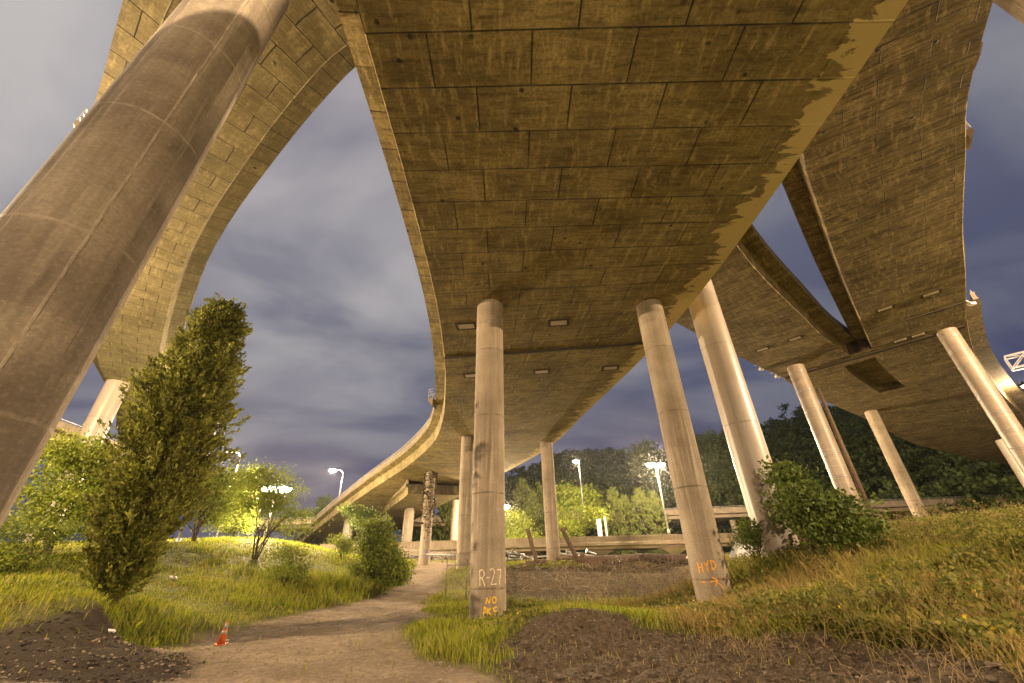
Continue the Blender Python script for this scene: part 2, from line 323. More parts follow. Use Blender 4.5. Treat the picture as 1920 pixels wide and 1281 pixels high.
def poly_sd(x, y, poly):
    """signed distance, negative inside"""
    P = np.asarray(poly); n = len(P); d = np.full(x.shape, 1e9); ins = np.zeros(x.shape, bool)
    for i in range(n):
        ax, ay = P[i]; bx, by = P[(i+1) % n]; ex, ey = bx-ax, by-ay; t = np.clip(((x-ax)*ex+(y-ay)*ey)/(ex*ex+ey*ey+1e-9), 0, 1)
        d = np.minimum(d, np.hypot(x-ax-t*ex, y-ay-t*ey)); c = ((ay > y) != (by > y)) & (x < (bx-ax)*(y-ay)/(by-ay+1e-12)+ax); ins ^= c
    return np.where(ins, -d, d)
def W2(lst): return [hit_smooth(*p)[:2] for p in lst]
path_poly = W2([(215, 1200), (430, 1178), (560, 1152), (690, 1124), (752, 1097), (768, 1074)]) + [(-13.5, 60), (-16, 70), (-9, 71), (-8, 60)] + \
            W2([(838, 1070), (832, 1098), (795, 1128), (808, 1150), (757, 1190), (760, 1215), (850, 1245), (945, 1278)]) + [(1.5, 6), (2, -14), (-16, -14), (-15, 6)]
soilL_poly = W2([(0, 1185), (110, 1150), (190, 1160), (215, 1195), (330, 1225), (430, 1240), (300, 1281), (0, 1281)]) + [(-13.5, 7)]
soilR_poly = W2([(960, 1281), (930, 1220), (985, 1165), (1060, 1145), (1130, 1150), (1250, 1192), (1400, 1190), (1500, 1180), (1560, 1190), (1640, 1225), (1750, 1215), (1840, 1240), (1920, 1281)]) + [(11, 4), (2, 4)]
bank_poly = W2([(950, 1075), (1295, 1075), (1300, 1112), (1200, 1130), (950, 1135)])
def masks(x, y):
    n = fbm(x, y, 1.6, 4, 3)*1.6
    p = np.clip(.5-(poly_sd(x, y, path_poly)+n)/.7, 0, 1); l = np.clip(.5-(poly_sd(x, y, soilL_poly)+n)/.6, 0, 1)
    r = np.clip(.5-(poly_sd(x, y, soilR_poly)+n*1.1)/.5, 0, 1); b = np.clip(.5-(poly_sd(x, y, bank_poly)+n)/.8, 0, 1)
    return p, l, r, b
def height(x, y, mk=None):
    x = np.asarray(x, float); y = np.asarray(y, float); z = smooth_h(x, y); p, l, r, b = mk if mk is not None else masks(x, y)
    rr = np.hypot(x, y); nearf = np.clip(1-rr/90, 0, 1)
    z = z+fbm(x, y, 6, 3, 1)*.25*nearf*(1-p)+fbm(x, y, 1.1, 3, 9)*.05
    soil = np.maximum(np.maximum(l*.45, r*.75), b*.6)
    z = z+soil*(np.abs(fbm(x, y, .9, 5, 21))*.8+fbm(x, y, .34, 3, 31)*.55-.12)
    lm = np.exp(-((x-soilLc[0])**2+(y-soilLc[1])**2)/4.5)*.12; z = z+lm
    # wheel ruts
    z = z-p*(.035*np.clip(np.sin(poly_sd(x, y, path_poly)*2.4+1), 0, 1))+p*fbm(x, y, .5, 3, 12)*.10
    return z
soilLc = hit_smooth(120, 1175)[:2]
def gh(x, y): return float(height(np.array([x]), np.array([y]))[0])
def hit(px, py, dmax=120):
    d = np.array(ray(px, py)); hd = math.hypot(d[0], d[1]); ds = np.linspace(3, dmax, 900)
    X = d[0]/hd*ds; Y = d[1]/hd*ds; Z = d[2]/hd*ds; below = Z < height(X, Y); i = int(np.argmax(below)) if below.any() else len(ds)-1
    return Vector((X[i], Y[i], gh(X[i], Y[i])))
# ground sheet: fine near the camera, coarse far away
def axis(n, near, far, c):
    t = np.linspace(-1, 1, n); return c+near*np.sinh(t*math.asinh(far/near))
gx = axis(760, 9, 900, 3); gy = axis(760, 10, 900, 17)
GX, GY = np.meshgrid(gx, gy); mk = masks(GX, GY); GZ = height(GX, GY, mk)
idx = np.arange(GX.size).reshape(GX.shape); Fc = np.stack([idx[:-1, :-1], idx[:-1, 1:], idx[1:, 1:], idx[1:, :-1]], -1).reshape(-1, 4)
def mat_ground():
    m, t = newmat('ground_soil_grass'); co = t.n('ShaderNodeTexCoord').outputs['Object']
    A = lambda nm: t.n('ShaderNodeAttribute', attribute_name=nm).outputs['Fac']
    n1 = t.noise(co, .7, 6, .65); n2 = t.noise(co, 6, 8, .75); n3 = t.noise(co, 28, 6, .8)
    g = t.mix(n2, (.075, .085, .018), (.13, .125, .035)); g = t.mix(t.ramp(n1, [(.5, 0), (.7, .7)]), g, (.14, .11, .05))
    p = t.mix(t.ramp(n1, [(.35, 0), (.65, 1)]), (.36, .285, .20), (.20, .15, .10)); p = t.mix(t.ramp(n2, [(.35, .7), (.6, 0)]), p, (.10, .072, .045)); p = t.mix(t.ramp(n3, [(.58, 0), (.72, .8)]), p, (.36, .29, .20))
    s = t.mix(t.ramp(n2, [(.35, 0), (.65, 1)]), (.040, .030, .020), (.155, .115, .074)); s = t.mix(t.ramp(n3, [(.55, 0), (.75, .7)]), s, (.20, .15, .10))
    sd = t.mix(n2, (.024, .018, .012), (.075, .056, .038))
    c = t.mix(A('path'), g, p); c = t.mix(A('soil_right'), c, s); c = t.mix(A('bank'), c, t.mix(t.ramp(t.noise(co, 1.6, 6, .8), [(.4, 0), (.6, 1)]), (.030, .022, .012), (.10, .075, .04))); c = t.mix(A('far'), c, t.mix(t.ramp(t.noise(co, .25, 5, .7), [(.4, 0), (.6, 1)]), (.012, .018, .006), (.045, .06, .02))); c = t.mix(A('soil_left'), c, sd)
    h = t.math('ADD', t.math('MULTIPLY', n2, .9), t.math('MULTIPLY', n3, .5))
    return finish(m, t, c, .95, h, 1.0, .10, spec=.15)
M['ground'] = mat_ground()
g = np_mesh('ground', np.stack([GX, GY, GZ], -1).reshape(-1, 3), Fc, M['ground'], attr={'path': mk[0].ravel(), 'soil_left': mk[1].ravel(), 'soil_right': mk[2].ravel(), 'bank': mk[3].ravel(), 'far': np.clip((np.hypot(GX, GY).ravel()-125)/12, 0, 1)}, smooth=True)
tag(g, kind='structure')
# ---------------------------------------------------------------- elevated ramps
def catmull(P, step):
    P = [np.array(p, float) for p in P]; P = [2*P[0]-P[1]]+P+[2*P[-1]-P[-2]]; out = []
    for i in range(1, len(P)-2):
        p0, p1, p2, p3 = P[i-1:i+3]; L = np.linalg.norm((p2-p1)[:3]); k = max(1, int(round(L/step)))
        for j in range(k):
            t = j/k; out.append(.5*((2*p1)+(-p0+p2)*t+(2*p0-5*p1+4*p2-p3)*t*t+(-p0+3*p1-3*p2+p3)*t**3))
    out.append(P[-2]); return out
def deck(name, label, pairs, soff, h=1.25, ovL=1.0, ovR=1.0, step=1.6, rail=True, group=None, par_h=.85, hole=None, lip=True, parL=True, parR=True, cat='elevated ramp', slab=.32):
    """pairs: ((lx,ly),(rx,ry),z) of the two soffit edges"""
    st = catmull([(*a, *b, z) for a, b, z in pairs], step)
    root = empty(name, (0, 0, 0)); tag(root, label, cat, group)
    prof_rows = []; uvrows = []; s = 0; prev = None; fr = []
    for q in st:
        L = np.array([q[0], q[1], q[4]]); R = np.array([q[2], q[3], q[4]]); c = (L+R)/2
        if prev is not None: s += np.linalg.norm(c-prev)
        prev = c; a = (R-L); wdt = np.linalg.norm(a); a /= wdt; fr.append((L, R, a, s, wdt)); up = np.array([0, 0, 1.])
        ta, tb = (hole[2], hole[3]) if hole else (.33, .66)
        lp = .07 if lip else 0
        pts = [L-a*(ovL)+up*(h+.15+slab), L-a*ovL+up*(h+.15), L-a*.16+up*h, L-a*.05+up*(lp+.02), L, L+a*wdt*ta, L+a*wdt*tb, R, R+a*.05+up*(lp+.02), R+a*.16+up*h, R+a*ovR+up*(h+.15), R+a*ovR+up*(h+.15+slab)]
        u = [0]; 
        for i in range(1, len(pts)): u.append(u[-1]+np.linalg.norm(pts[i]-pts[i-1]))
        u0 = u[4]; prof_rows.append(pts); uvrows.append([(x-u0, s) for x in u])
    V = [p for r in prof_rows for p in r]; n = 12; UV = [p for r in uvrows for p in r]; F = []
    for i in range(len(st)-1):
        for k in range(n-1):
            if hole and k == 5 and hole[0] <= fr[i][3] < hole[1]: continue
            F.append((i*n+k, i*n+k+1, (i+1)*n+k+1, (i+1)*n+k))
    F.append(tuple(range(n))[::-1]); F.append(tuple((len(st)-1)*n+k for k in range(n)))
    nb = len(V)
    if hole:      # walls and ceiling of the recess between the two merging girders
        ii = [i for i in range(len(st)-1) if hole[0] <= fr[i][3] < hole[1]]; i0, i1 = ii[0], ii[-1]+1
        for i in range(i0, i1+1):
            for k in (5, 6):
                p = prof_rows[i][k]+np.array([0, 0, 1.1]); V.append(p); UV.append((uvrows[i][k][0], uvrows[i][k][1]+.3))
        g_ = lambda i, k: nb+(i-i0)*2+k
        for i in range(i0, i1):
            F += [(i*n+5, (i+1)*n+5, g_(i+1, 0), g_(i, 0)), (i*n+6, (i+1)*n+6, g_(i+1, 1), g_(i, 1)), (g_(i, 0), g_(i, 1), g_(i+1, 1), g_(i+1, 0))]
        F += [(i0*n+5, i0*n+6, g_(i0, 1), g_(i0, 0)), (i1*n+5, i1*n+6, g_(i1, 1), g_(i1, 0))]
    me = bpy.data.meshes.new('girder'); me.from_pydata([tuple(v) for v in V], [], F); uvl = me.uv_layers.new(name='UV')
    for lo in me.loops: uvl.data[lo.index].uv = UV[lo.vertex_index]
    me.materials.append(soff); link(bpy.data.objects.new('girder', me), root)
    # road surface
    rv = []; rf = []
    for i, (L, R, a, s_, wd) in enumerate(fr):
        zt = h+.15+slab+.004; rv += [tuple(L-a*(ovL-.3)+np.array([0, 0, zt])), tuple(R+a*(ovR-.3)+np.array([0, 0, zt]))]
        if i: rf.append((2*i-2, 2*i-1, 2*i+1, 2*i))
    me = bpy.data.meshes.new('road_surface'); me.from_pydata(rv, [], rf); me.materials.append(M['road']); link(bpy.data.objects.new('road_surface', me), root)
    for side, ov, on in ((-1, ovL, parL), (1, ovR, parR)):
        if not on: continue
        pv_ = []; pf = []; pu = []; zb = h+.15+slab-.05; sec = [(.003, zb), (.003, zb+.16), (.05, zb+.18), (.05, zb+par_h-.14), (-.0, zb+par_h-.12), (-.0, zb+par_h), (-.30, zb+par_h), (-.38, zb)]
        for i, (L, R, a, s_, wd) in enumerate(fr):
            e = (L if side < 0 else R)+a*side*(ov+.0)
            uu = 0
            for k, (o_, z_) in enumerate(sec):
                if k: uu += math.hypot(o_-sec[k-1][0], z_-sec[k-1][1])
                pv_.append(tuple(e+a*side*(-o_ if o_ > 0.01 else -o_*-1 if o_ < 0 else o_)+np.array([0, 0, z_]))); pu.append((s_, uu))
            if i:
                for k in range(7): pf.append(((i-1)*8+k, (i-1)*8+k+1, i*8+k+1, i*8+k))
        pf += [tuple(range(8)), tuple(len(pv_)-8+k for k in range(8))[::-1]]
        me = bpy.data.meshes.new('parapet'); me.from_pydata(pv_, [], pf); uvl = me.uv_layers.new(name='UV')
        for lo in me.loops: uvl.data[lo.index].uv = pu[lo.vertex_index]
        me.materials.append(M['parapet']); link(bpy.data.objects.new('parapet', me), root)
        if rail:
            mb = MB(); line = [(L if side < 0 else R)+a*side*(ov-.16)+np.array([0, 0, zb+par_h+.26]) for (L, R, a, s_, wd) in fr]
            mb.tube(line, .045, 6)
            for i in range(0, len(fr), 2): p = line[i]; mb.tube([p-np.array([0, 0, .28]), p], .04, 5)
            mb.build('handrail', M['galv'], root, True)
    return root, fr
def at_s(fr, s, t):
    """point on soffit at distance s along and fraction t across, with axes"""
    i = min(range(len(fr)-1), key=lambda k: abs((fr[k][3]+fr[k+1][3])/2-s)); A, B = fr[i], fr[i+1]; k = (s-A[3])/(B[3]-A[3]); k = max(0, min(1, k))
    L = A[0]*(1-k)+B[0]*k; R = A[1]*(1-k)+B[1]*k; p = L*(1-t)+R*t; a = (R-L)/np.linalg.norm(R-L); d = np.cross(np.array([0, 0, 1.]), a); return Vector(p), Vector(a), Vector(d)
def nearest_s(fr, x, y):
    best = None
    for i in range(len(fr)-1):
        for k in np.linspace(0, 1, 9):
            L = fr[i][0]*(1-k)+fr[i+1][0]*k; R = fr[i][1]*(1-k)+fr[i+1][1]*k; a = R-L; t = ((x-L[0])*a[0]+(y-L[1])*a[1])/(a[0]**2+a[1]**2); q = L+a*t; d = math.hypot(q[0]-x, q[1]-y)
            if best is None or d < best[0]: best = (d, fr[i][3]*(1-k)+fr[i+1][3]*k, t)
    return best[1], best[2]
def joint(root, fr, s, wd=.16, t0=0.0, t1=1.0):
    mb = MB(); p0, a, d = at_s(fr, s, t0); p1, _, _ = at_s(fr, s, t1); c = (p0+p1)/2-Vector((0, 0, .012)); L = (p1-p0).length
    rot = Matrix((a, -d, Vector((0, 0, 1)))).transposed(); mb.box(c, (L, wd, .03), rot); mb.build('expansion_joint', M['dark'], root)  # dark strip stands in for the shade inside the open gap
    mb = MB(); mb.box(c-Vector(d)*(wd/2+.07)-Vector((0, 0, .03)), (L, .10, .07), rot); mb.build('joint_cover', M['soffitC'] if False else M['hatchrim'], root)
def hatches(root, fr, pts, sx=1.0, sy=.5):
    for (x, y) in pts:
        s, t = nearest_s(fr, x, y); p, a, d = at_s(fr, s, t); rot = Matrix((a, -d, Vector((0, 0, 1)))).transposed()
        mb = MB()
        for (ox, oy, bx, by) in ((0, sy/2+.09, sx+.36, .18), (0, -sy/2-.09, sx+.36, .18), (sx/2+.09, 0, .18, sy), (-sx/2-.09, 0, .18, sy)):
            mb.box(p+rot@Vector((ox, oy, -.010)), (bx, by, .034), rot)
        r_ = mb.build('hatch_frame', M['hatchrim'], root)
        mb = MB(); mb.box(p+rot@Vector((0, 0, -.012)), (sx-.004, sy-.004, .05), rot)
        for cx in (-1, 1):
            for cy in (-1, 1): mb.box(p+rot@Vector((cx*(sx/2-.07), cy*(sy/2-.07), -.045)), (.05, .05, .02), rot)
        mb.build('hatch_plate', M['hatch'], r_)
ZA = 13.4
A_pairs = [((-4.0, -22), (11.2, -22), ZA), ((-4, -6), (11.2, -6), ZA), ((-4, 5), (11.2, 5), ZA), ((-4.05, 12), (11.15, 12), ZA), ((-4.3, 18.8), (10.9, 18), ZA), ((-4.8, 24.5), (10.4, 23), ZA),
           ((-5.7, 31.2), (9.3, 29.6), ZA), ((-7.5, 40.6), (7.4, 38.6), ZA), ((-10.2, 49.2), (4.4, 52.4), 13.3), ((-16.1, 59.6), (-2.8, 66.9), 12.7), ((-25.5, 72.6), (-13.0, 82.0), 11.6), ((-43.0, 97.5), (-31.5, 108), 9.2), ((-66, 134), (-54, 142), 6.6)]
rA, fA = deck('elevated_ramp', 'wide central concrete ramp directly overhead curving down to the left far away', A_pairs, M['soffitA'], ovL=1.05, ovR=.75, step=1.5)
sj, _ = nearest_s(fA, 2, 25.3); joint(rA, fA, sj, .22)
hatches(rA, fA, [(-2.9, 21.7), (3.0, 21.6), (-3.3, 29.3), (2.3, 28.9), (7.7, 28.5)])
B_pairs = [((2.0, 1.2), (2.8, 5.6), 18), ((-3.2, 2.3), (-1.9, 6.5), 18), ((-8.0, 4.0), (-6.1, 7.8), 18), ((-12, 6.4), (-9.5, 10.0), 18), ((-16.7, 10.2), (-13.7, 13.3), 18), ((-21.9, 14.5), (-18.7, 17.5), 18), ((-26.9, 19.3), (-23.7, 22.3), 18),
           ((-34.4, 27.4), (-31, 30.3), 18), ((-40.6, 34.8), (-37.2, 37.6), 18), ((-45.6, 42), (-42.0, 44.6), 18), ((-52, 51), (-48.6, 53.8), 18), ((-60, 60), (-57, 63.4), 18)]
rB, fB = deck('elevated_ramp', 'narrow curving ramp behind the huge left column, paler panelled underside', B_pairs, M['soffitB'], h=1.2, ovL=1.35, ovR=1.1, step=1.5, slab=.3)
C_pairs = [((-2.0, 13), (3, 8), 18.8), ((4, 19.3), (9.2, 14.0), 18.8), ((10.0, 25.9), (15.3, 20.5), 18.8), ((13.8, 29.8), (19.3, 24.4), 18.8), ((20.2, 34.9), (25.5, 29.8), 18.8), ((25.6, 39.1), (30.7, 34.3), 18.8), ((31.3, 43.2), (35.9, 38.2), 18.8)]
rC, fC = deck('elevated_ramp', 'stained narrow ramp right of centre above the steel clad column, merging into a wide deck', C_pairs, M['soffitC'], ovL=.25, ovR=1.15, step=1.4, par_h=.8)
hatches(rC, fC, [(27.7, 34.2), (25.7, 36.4)], .95, .42)
s_, _ = nearest_s(fC, 30.0, 40); joint(rC, fC, s_, .2)
D_pairs = [((8.4, 2.6), (14.2, -1.0), 18.8), ((10.9, 6.8), (16.7, 3.6), 18.8), ((15.7, 13.7), (21.3, 10.4), 18.8), ((19.5, 18.0), (24.8, 14.2), 18.8), ((25.6, 24.6), (30.3, 20.0), 18.8), ((30.9, 30.1), (35.7, 25.3), 18.8), ((37.2, 36.6), (41.9, 31.6), 18.8)]
rD, fD = deck('elevated_ramp', 'stained dark ramp in the upper right, rightmost overhead, joining the wide deck', D_pairs, M['soffitC'], ovL=1.1, ovR=.55, step=1.4, par_h=.8)
hatches(rD, fD, [(32.5, 29.2), (34.6, 27.1)], .95, .42)
s_, _ = nearest_s(fD, 36.0, 31.5); joint(rD, fD, s_, .2)
Mp = [((31.4, 43.2), (42, 31.6), 18.8), ((36, 47.3), (46.2, 35.5), 18.8), ((40.6, 50.7), (52, 40.5), 18.8), ((49, 56.7), (59.9, 46.6), 18.8), ((57.5, 62.6), (67.2, 52.0), 18.7), ((65.4, 68.6), (74.2, 57.0), 18.5), ((74, 74.6), (82, 62.4), 18.2), ((85.0, 79.8), (91.5, 67.0), 17.5), ((97.6, 84.6), (103, 71.0), 16.6), ((118, 91), (123, 76), 15.2), ((145, 97), (149, 82), 14)]
rM, fM = deck('elevated_ramp', 'wide merged deck at right with a rectangular recess in its underside, carried by four columns', Mp, M['soffitC'], ovL=.25, ovR=1.5, step=1.3, hole=(2.6, 16.5, .36, .54), par_h=.8)
hatches(rM, fM, [(34.2, 41.6), (37.6, 34.0), (39.5, 31.9+2)], .95, .42)
mb = MB()
for sft in (1.6,):
    p, a, d = at_s(fM, 1.2, .5); rot = Matrix((a, -d, Vector((0, 0, 1)))).transposed(); mb.box(p+Vector((0, 0, -.06)), (15.2, .55, .16), rot)
mb.build('cross_beam', M['soffitC'], rM)
# lower merging ramp below the far part of the central one, and the far left ramp
E_pairs = [((-17.0, 66.5), (-8.6, 69.5), 10.2), ((-18.1, 69.4), (-10.7, 73), 10.2), ((-24.5, 82.4), (-17.0, 86), 9.9), ((-33.6, 101.9), (-26.5, 106), 9.3), ((-45, 125), (-38, 129), 8.2)]
rE, fE = deck('elevated_ramp', 'lower ramp in the distance, seen under the central ramp beyond the ivy covered column', E_pairs, M['soffitB'], h=1.0, ovL=.5, ovR=.5, step=3, rail=False)
F_pairs = [((-68, 26), (-60, 27), 16.0), ((-69, 51.8), (-60.9, 51.8), 15.3), ((-71, 72), (-63, 71), 14.8), ((-74, 92), (-66, 90.5), 13.9), ((-77, 104), (-69, 101), 13.3)]
rF, fF = deck('elevated_ramp', 'distant ramp at far left seen side on between the big column and the cypress', F_pairs, M['soffitB'], h=1.3, ovL=1, ovR=1.0, step=3)
G_pairs = [((60, 77.5), (60, 90), 2.0), ((30, 77.8), (30, 90), 2.1), ((0, 78), (0, 90), 2.05), ((-34, 78), (-34, 90), 1.9)]
G_pairs = [(b, a, z) for a, b, z in G_pairs]
rG, fG = deck('low_viaduct', 'low concrete viaduct crossing behind the timber logs on short piers', G_pairs, M['parapet'], h=.42, ovL=1, ovR=1.2, step=4, par_h=1.15, rail=False, lip=False, cat='viaduct')
H_pairs = [((150, 97), (148, 86), 8.7), ((93, 107), (91.5, 96), 8.7), ((52, 115), (51, 104), 8.9), ((17, 121), (16.5, 110), 9.1), ((-22, 122), (-22, 112), 9.2), ((-70, 118), (-70, 108), 9.2)]
rH, fH = deck('far_viaduct', 'farther raised roadway with plain parapet in front of the wooded hillside', H_pairs, M['parapet'], h=.7, ovL=1, ovR=1.2, step=4, par_h=1.0, lip=False, cat='viaduct')
# small fittings on the ramps
def lumin_box(parent, p, sz, name='service_box'):
    mb = MB(); mb.box(p, sz); mb.box(Vector(p)+Vector((0, 0, sz[2]/2+.03)), (sz[0]*1.15, sz[1]*1.15, .05)); return mb.build(name, M['parapet'], parent)
def nook(root, fr, s, side, ov, z0, k_=1.0):
    """small refuge platform bracketed out from the parapet, with its own rail"""
    p, a, d = at_s(fr, s, 0 if side < 0 else 1); a = a*side; base = p+a*(ov+.02); rot = Matrix((a, d, Vector((0, 0, 1)))).transposed()
    mb = MB(); w_ = .9*k_; pts = []
    for dd in (-w_, w_):
        pts += [base+d*dd+Vector((0, 0, z0-.75)), base+d*dd+Vector((0, 0, z0+.1)), base+a*.75*k_+d*dd+Vector((0, 0, z0+.1)), base+a*.75*k_+d*dd+Vector((0, 0, z0-.15))]
    mb.add(pts, [(0, 1, 2, 3), (7, 6, 5, 4), (0, 3, 7, 4), (3, 2, 6, 7), (2, 1, 5, 6), (1, 0, 4, 5)]); q = mb.build('refuge_platform', M['parapet'], root)
    mb = MB()
    for zz_ in (.45, .8, 1.1): mb.tube([base+d*-w_+Vector((0, 0, z0+zz_)), base+a*.7*k_+d*-w_+Vector((0, 0, z0+zz_)), base+a*.7*k_+d*w_+Vector((0, 0, z0+zz_)), base+d*w_+Vector((0, 0, z0+zz_))], .03, 5)
    for dd in (-w_, 0, w_): mb.tube([base+a*.7*k_+d*dd+Vector((0, 0, z0+.1)), base+a*.7*k_+d*dd+Vector((0, 0, z0+1.1))], .03, 5)
    mb.build('platform_rail', M['galv'], q)
s_, _ = nearest_s(fB, -20.5, 13.2); nook(rB, fB, s_, -1, 1.35, 1.7, .6)
s_, _ = nearest_s(fA, -8.5, 39); nook(rA, fA, s_, -1, 1.05, 1.6, .7)
q_ = atz(1812, 258, 20.3); s_, _ = nearest_s(fD, q_.x, q_.y); nook(rD, fD, s_, 1, .55, 1.6, .45)
q_ = atz(1826, 100, 20.3); s_, _ = nearest_s(fD, q_.x, q_.y); nook(rD, fD, s_, 1, .55, 1.6, .45)
def bracket_lamp(parent, px, py, z):
    p = atz(px, py, z); mb = MB(); mb.box(p, (.5, .35, .22)); mb.tube([p+Vector((0, 0, .1)), p+Vector((-.2, .1, .5)), p+Vector((-.5, .3, .6))], .04, 6); mb.build('service_bracket', M['whitesteel'], parent)
bracket_lamp(rD, 1822, 570, 20.0); bracket_lamp(rC, 1428, 692, 18.9); bracket_lamp(rM, 1458, 706, 18.9)
# ---------------------------------------------------------------- columns
def column(label, x, y, ztop, D, mat, group='round columns under the ramps', zb=None, rings=0, name='concrete_column', n=64):
    zb = gh(x, y)-.6 if zb is None else zb; r = D/2; H = ztop-zb; k = max(2, int(H/1.2)); V = []; F = []; UV = []
    sec = [(r, 0), *[(r, H*i/k) for i in range(1, k)], (r, H-.02)]
    for (rr, z) in sec:
        for j in range(n+1): a = 2*math.pi*j/n; V.append((rr*math.cos(a), rr*math.sin(a), z)); UV.append((a*r, z))
    for i in range(len(sec)-1):
        for j in range(n): F.append((i*(n+1)+j, i*(n+1)+j+1, (i+1)*(n+1)+j+1, (i+1)*(n+1)+j))
    me = bpy.data.meshes.new(name); me.from_pydata(V, [], F); uvl = me.uv_layers.new(name='UV')
    for lo in me.loops: uvl.data[lo.index].uv = UV[lo.vertex_index]
    me.polygons.foreach_set('use_smooth', [True]*len(F)); me.materials.append(mat)
    o = bpy.data.objects.new(name, me); link(o); o.location = (x, y, zb); tag(o, label, 'column', group)
    if rings:
        for i in range(rings):
            z = 1.5+(H-2.4)*i/(rings-1); mb = MB()
            for dz in (0, .16):
                ring = [Vector((math.cos(a)*(r+.012), math.sin(a)*(r+.012), z+dz)) for a in np.linspace(0, 2*math.pi, 49)]; mb.tube(ring, .022, 5, False)
            mb.build('steel_band', M['galv'], o, True)
    return o
def polar(az, d): return d*math.sin(math.radians(az)), d*math.cos(math.radians(az))
ca = column('round column marked R-27 in white, in front of the fence', -1.25, 19.5, ZA, 1.5, M['colA'])
cb = column('round column marked HYD in orange with an arrow, base in weeds', 8.25, 19.9, ZA, 1.5, M['colA'])
column('huge close column at far left running out of the frame top', -7.6, 5.2, 18, 1.8, M['colBig'], n=96)
cp1 = column('smooth pale steel clad column just right of the HYD column', 12.7, 21.9, 18.8, 1.8, M['colSteel'])
column('close column cutting across the upper right corner', 15.35, 4.9, 18.8, 1.8, M['colBig'], n=96)
column('far column standing beside a dark leaning timber and the log pile', 4.0, 49.9, ZA, 1.5, M['colA'])
column('far column half hidden behind the left side of the R-27 column', -5.5, 46.6, ZA, 1.5, M['colA'])
cv = column('distant column with dark ivy on top and blue graffiti at its foot', -12.9, 62.8, 12.75, 1.5, M['colA'])
column('distant column left of the ivy one, bush in front of its foot', -28.2, 91.5, 10.25, 1.5, M['colA'])
column('distant dark column close behind the ivy covered one', -20.4, 82.3, 11.9, 1.5, M['colA'])
column('thin distant column left of the R-27 column, row of white spots on it', -12.2, 86.0, 11.75, 1.4, M['colWrap'])
column('pale distant column under the lower far ramp', -20.9, 84.2, 9.95, 1.9, M['colSteel'])
column('short pale distant column beneath the left end of the central ramp', -37, 96, 9.8, 2.0, M['colSteel'])
column('grey steel clad column hidden partly by the cypress, left of centre', -42.4, 39.0, 18, 1.95, M['colSteel'])
x, y = polar(37.9, 51.6); column('banded column next to the dark leaning pole', x, y, 18.8, 1.62, M['colWrap'], rings=8)
x, y = polar(42.75, 78); column('slender bare column between the banded ones, foot in yellow weeds', x, y, 18.8, 1.55, M['colA'])
x, y = polar(51.35, 53.5); column('banded column at the right edge below the recessed deck', x, y, 18.8, 1.45, M['colWrap'], rings=11)
x, y = polar(50.8, 104); column('broad pale column at the far right end of the merged deck', x, y, 16.3, 2.6, M['colSteel'])
# dark pole by the banded column
def pole_between(px0, py0, d0, px1, py1, d1, r, mat, name, label, cat):
    a = atd(px0, py0, d0); b = atd(px1, py1, d1); o = empty(name, (b.x, b.y, b.z)); o.name = name; tag(o, label, cat)
    return a, b, o
a = atd(1536, 735, 52); b = atd(1629, 940, 52); root = empty('utility_pole', (a.x, a.y, gh(a.x, a.y))); tag(root, 'tall thin dark pole right beside a banded column', 'pole')
mb = MB(); z0 = 0; mb.tube([(0, 0, -.3), (0, 0, a.z-gh(a.x, a.y))], [.24, .17], 12); mb.build('shaft', M['log'], root, True); mb = MB(); mb.tube([(0, 0, a.z-gh(a.x, a.y)), (0, 0, a.z-gh(a.x, a.y)+.35)], .19, 12); mb.build('pole_cap', M['darksteel'], root)
# ---------------------------------------------------------------- spray paint on columns: ribbons a few mm proud
def paint(col, D, cam_az_off, strokes, width, mat, name, z0):
    """strokes in metres: (u right, v up) with u=0 on the line facing the camera"""
    cx, cy, cz = col.location; base = math.atan2(-cy, -cx)+cam_az_off; r = D/2+.003; mb = MB()
    for st in strokes:
        pts = [Vector((u, v)) for u, v in st]; fine = []
        for i in range(len(pts)-1):
            k = max(1, int((pts[i+1]-pts[i]).length/.03))
            for j in range(k): fine.append(pts[i].lerp(pts[i+1], j/k))
        fine.append(pts[-1]); V = []
        for i, p in enumerate(fine):
            d = (fine[min(i+1, len(fine)-1)]-fine[max(i-1, 0)]).normalized(); nrm = Vector((-d.y, d.x)); wv = width*(.5+.12*math.sin(i*.9))
            for s in (-1, 1):
                q = p+nrm*wv*s; a = base+q.x/(D/2); V.append((math.cos(a)*r, math.sin(a)*r, q.y+z0-cz))
        mb.add(V, [(2*i, 2*i+1, 2*i+3, 2*i+2) for i in range(len(fine)-1)])
    return mb.build(name, mat, col)
def arc(cx, cy, rx, ry, a0, a1, n=10): return [(cx+rx*math.cos(math.radians(a0+(a1-a0)*i/n)), cy+ry*math.sin(math.radians(a0+(a1-a0)*i/n))) for i in range(n+1)]
# local frame: 1 px of the photo ~ .0238 m on this column; (916,1100) is the middle of the face
def P1(x, y): return ((x-915)*.0236, (1100-y)*.0238)
zt = atd(915, 1100, 18.75).z
R27 = [[P1(901, 1099), P1(900.5, 1088), P1(900, 1076)], [P1(900, 1077), P1(904, 1075), P1(908, 1078), P1(908.5, 1083), P1(906, 1086), P1(901, 1088)], [P1(904.5, 1087), P1(907, 1093), P1(910, 1099)],
       [P1(912, 1087), P1(917.5, 1087)], [P1(918, 1077), P1(921, 1074), P1(925, 1075), P1(926.5, 1080), P1(924, 1087), P1(920.5, 1097.5), P1(930, 1096.5)], [P1(931, 1076), P1(940, 1075), P1(938, 1084), P1(936, 1098)], [P1(949, 1083), P1(948, 1076), P1(947.2, 1072), P1(946.8, 1080), P1(948, 1090), P1(948.5, 1098)]]
paint(ca, 1.5, 0, [[(u, v) for u, v in s] for s in R27[:-1]]+[[(u+.17, v) for u, v in R27[-1]]], .034, M['paintw'], 'number_marking', zt)
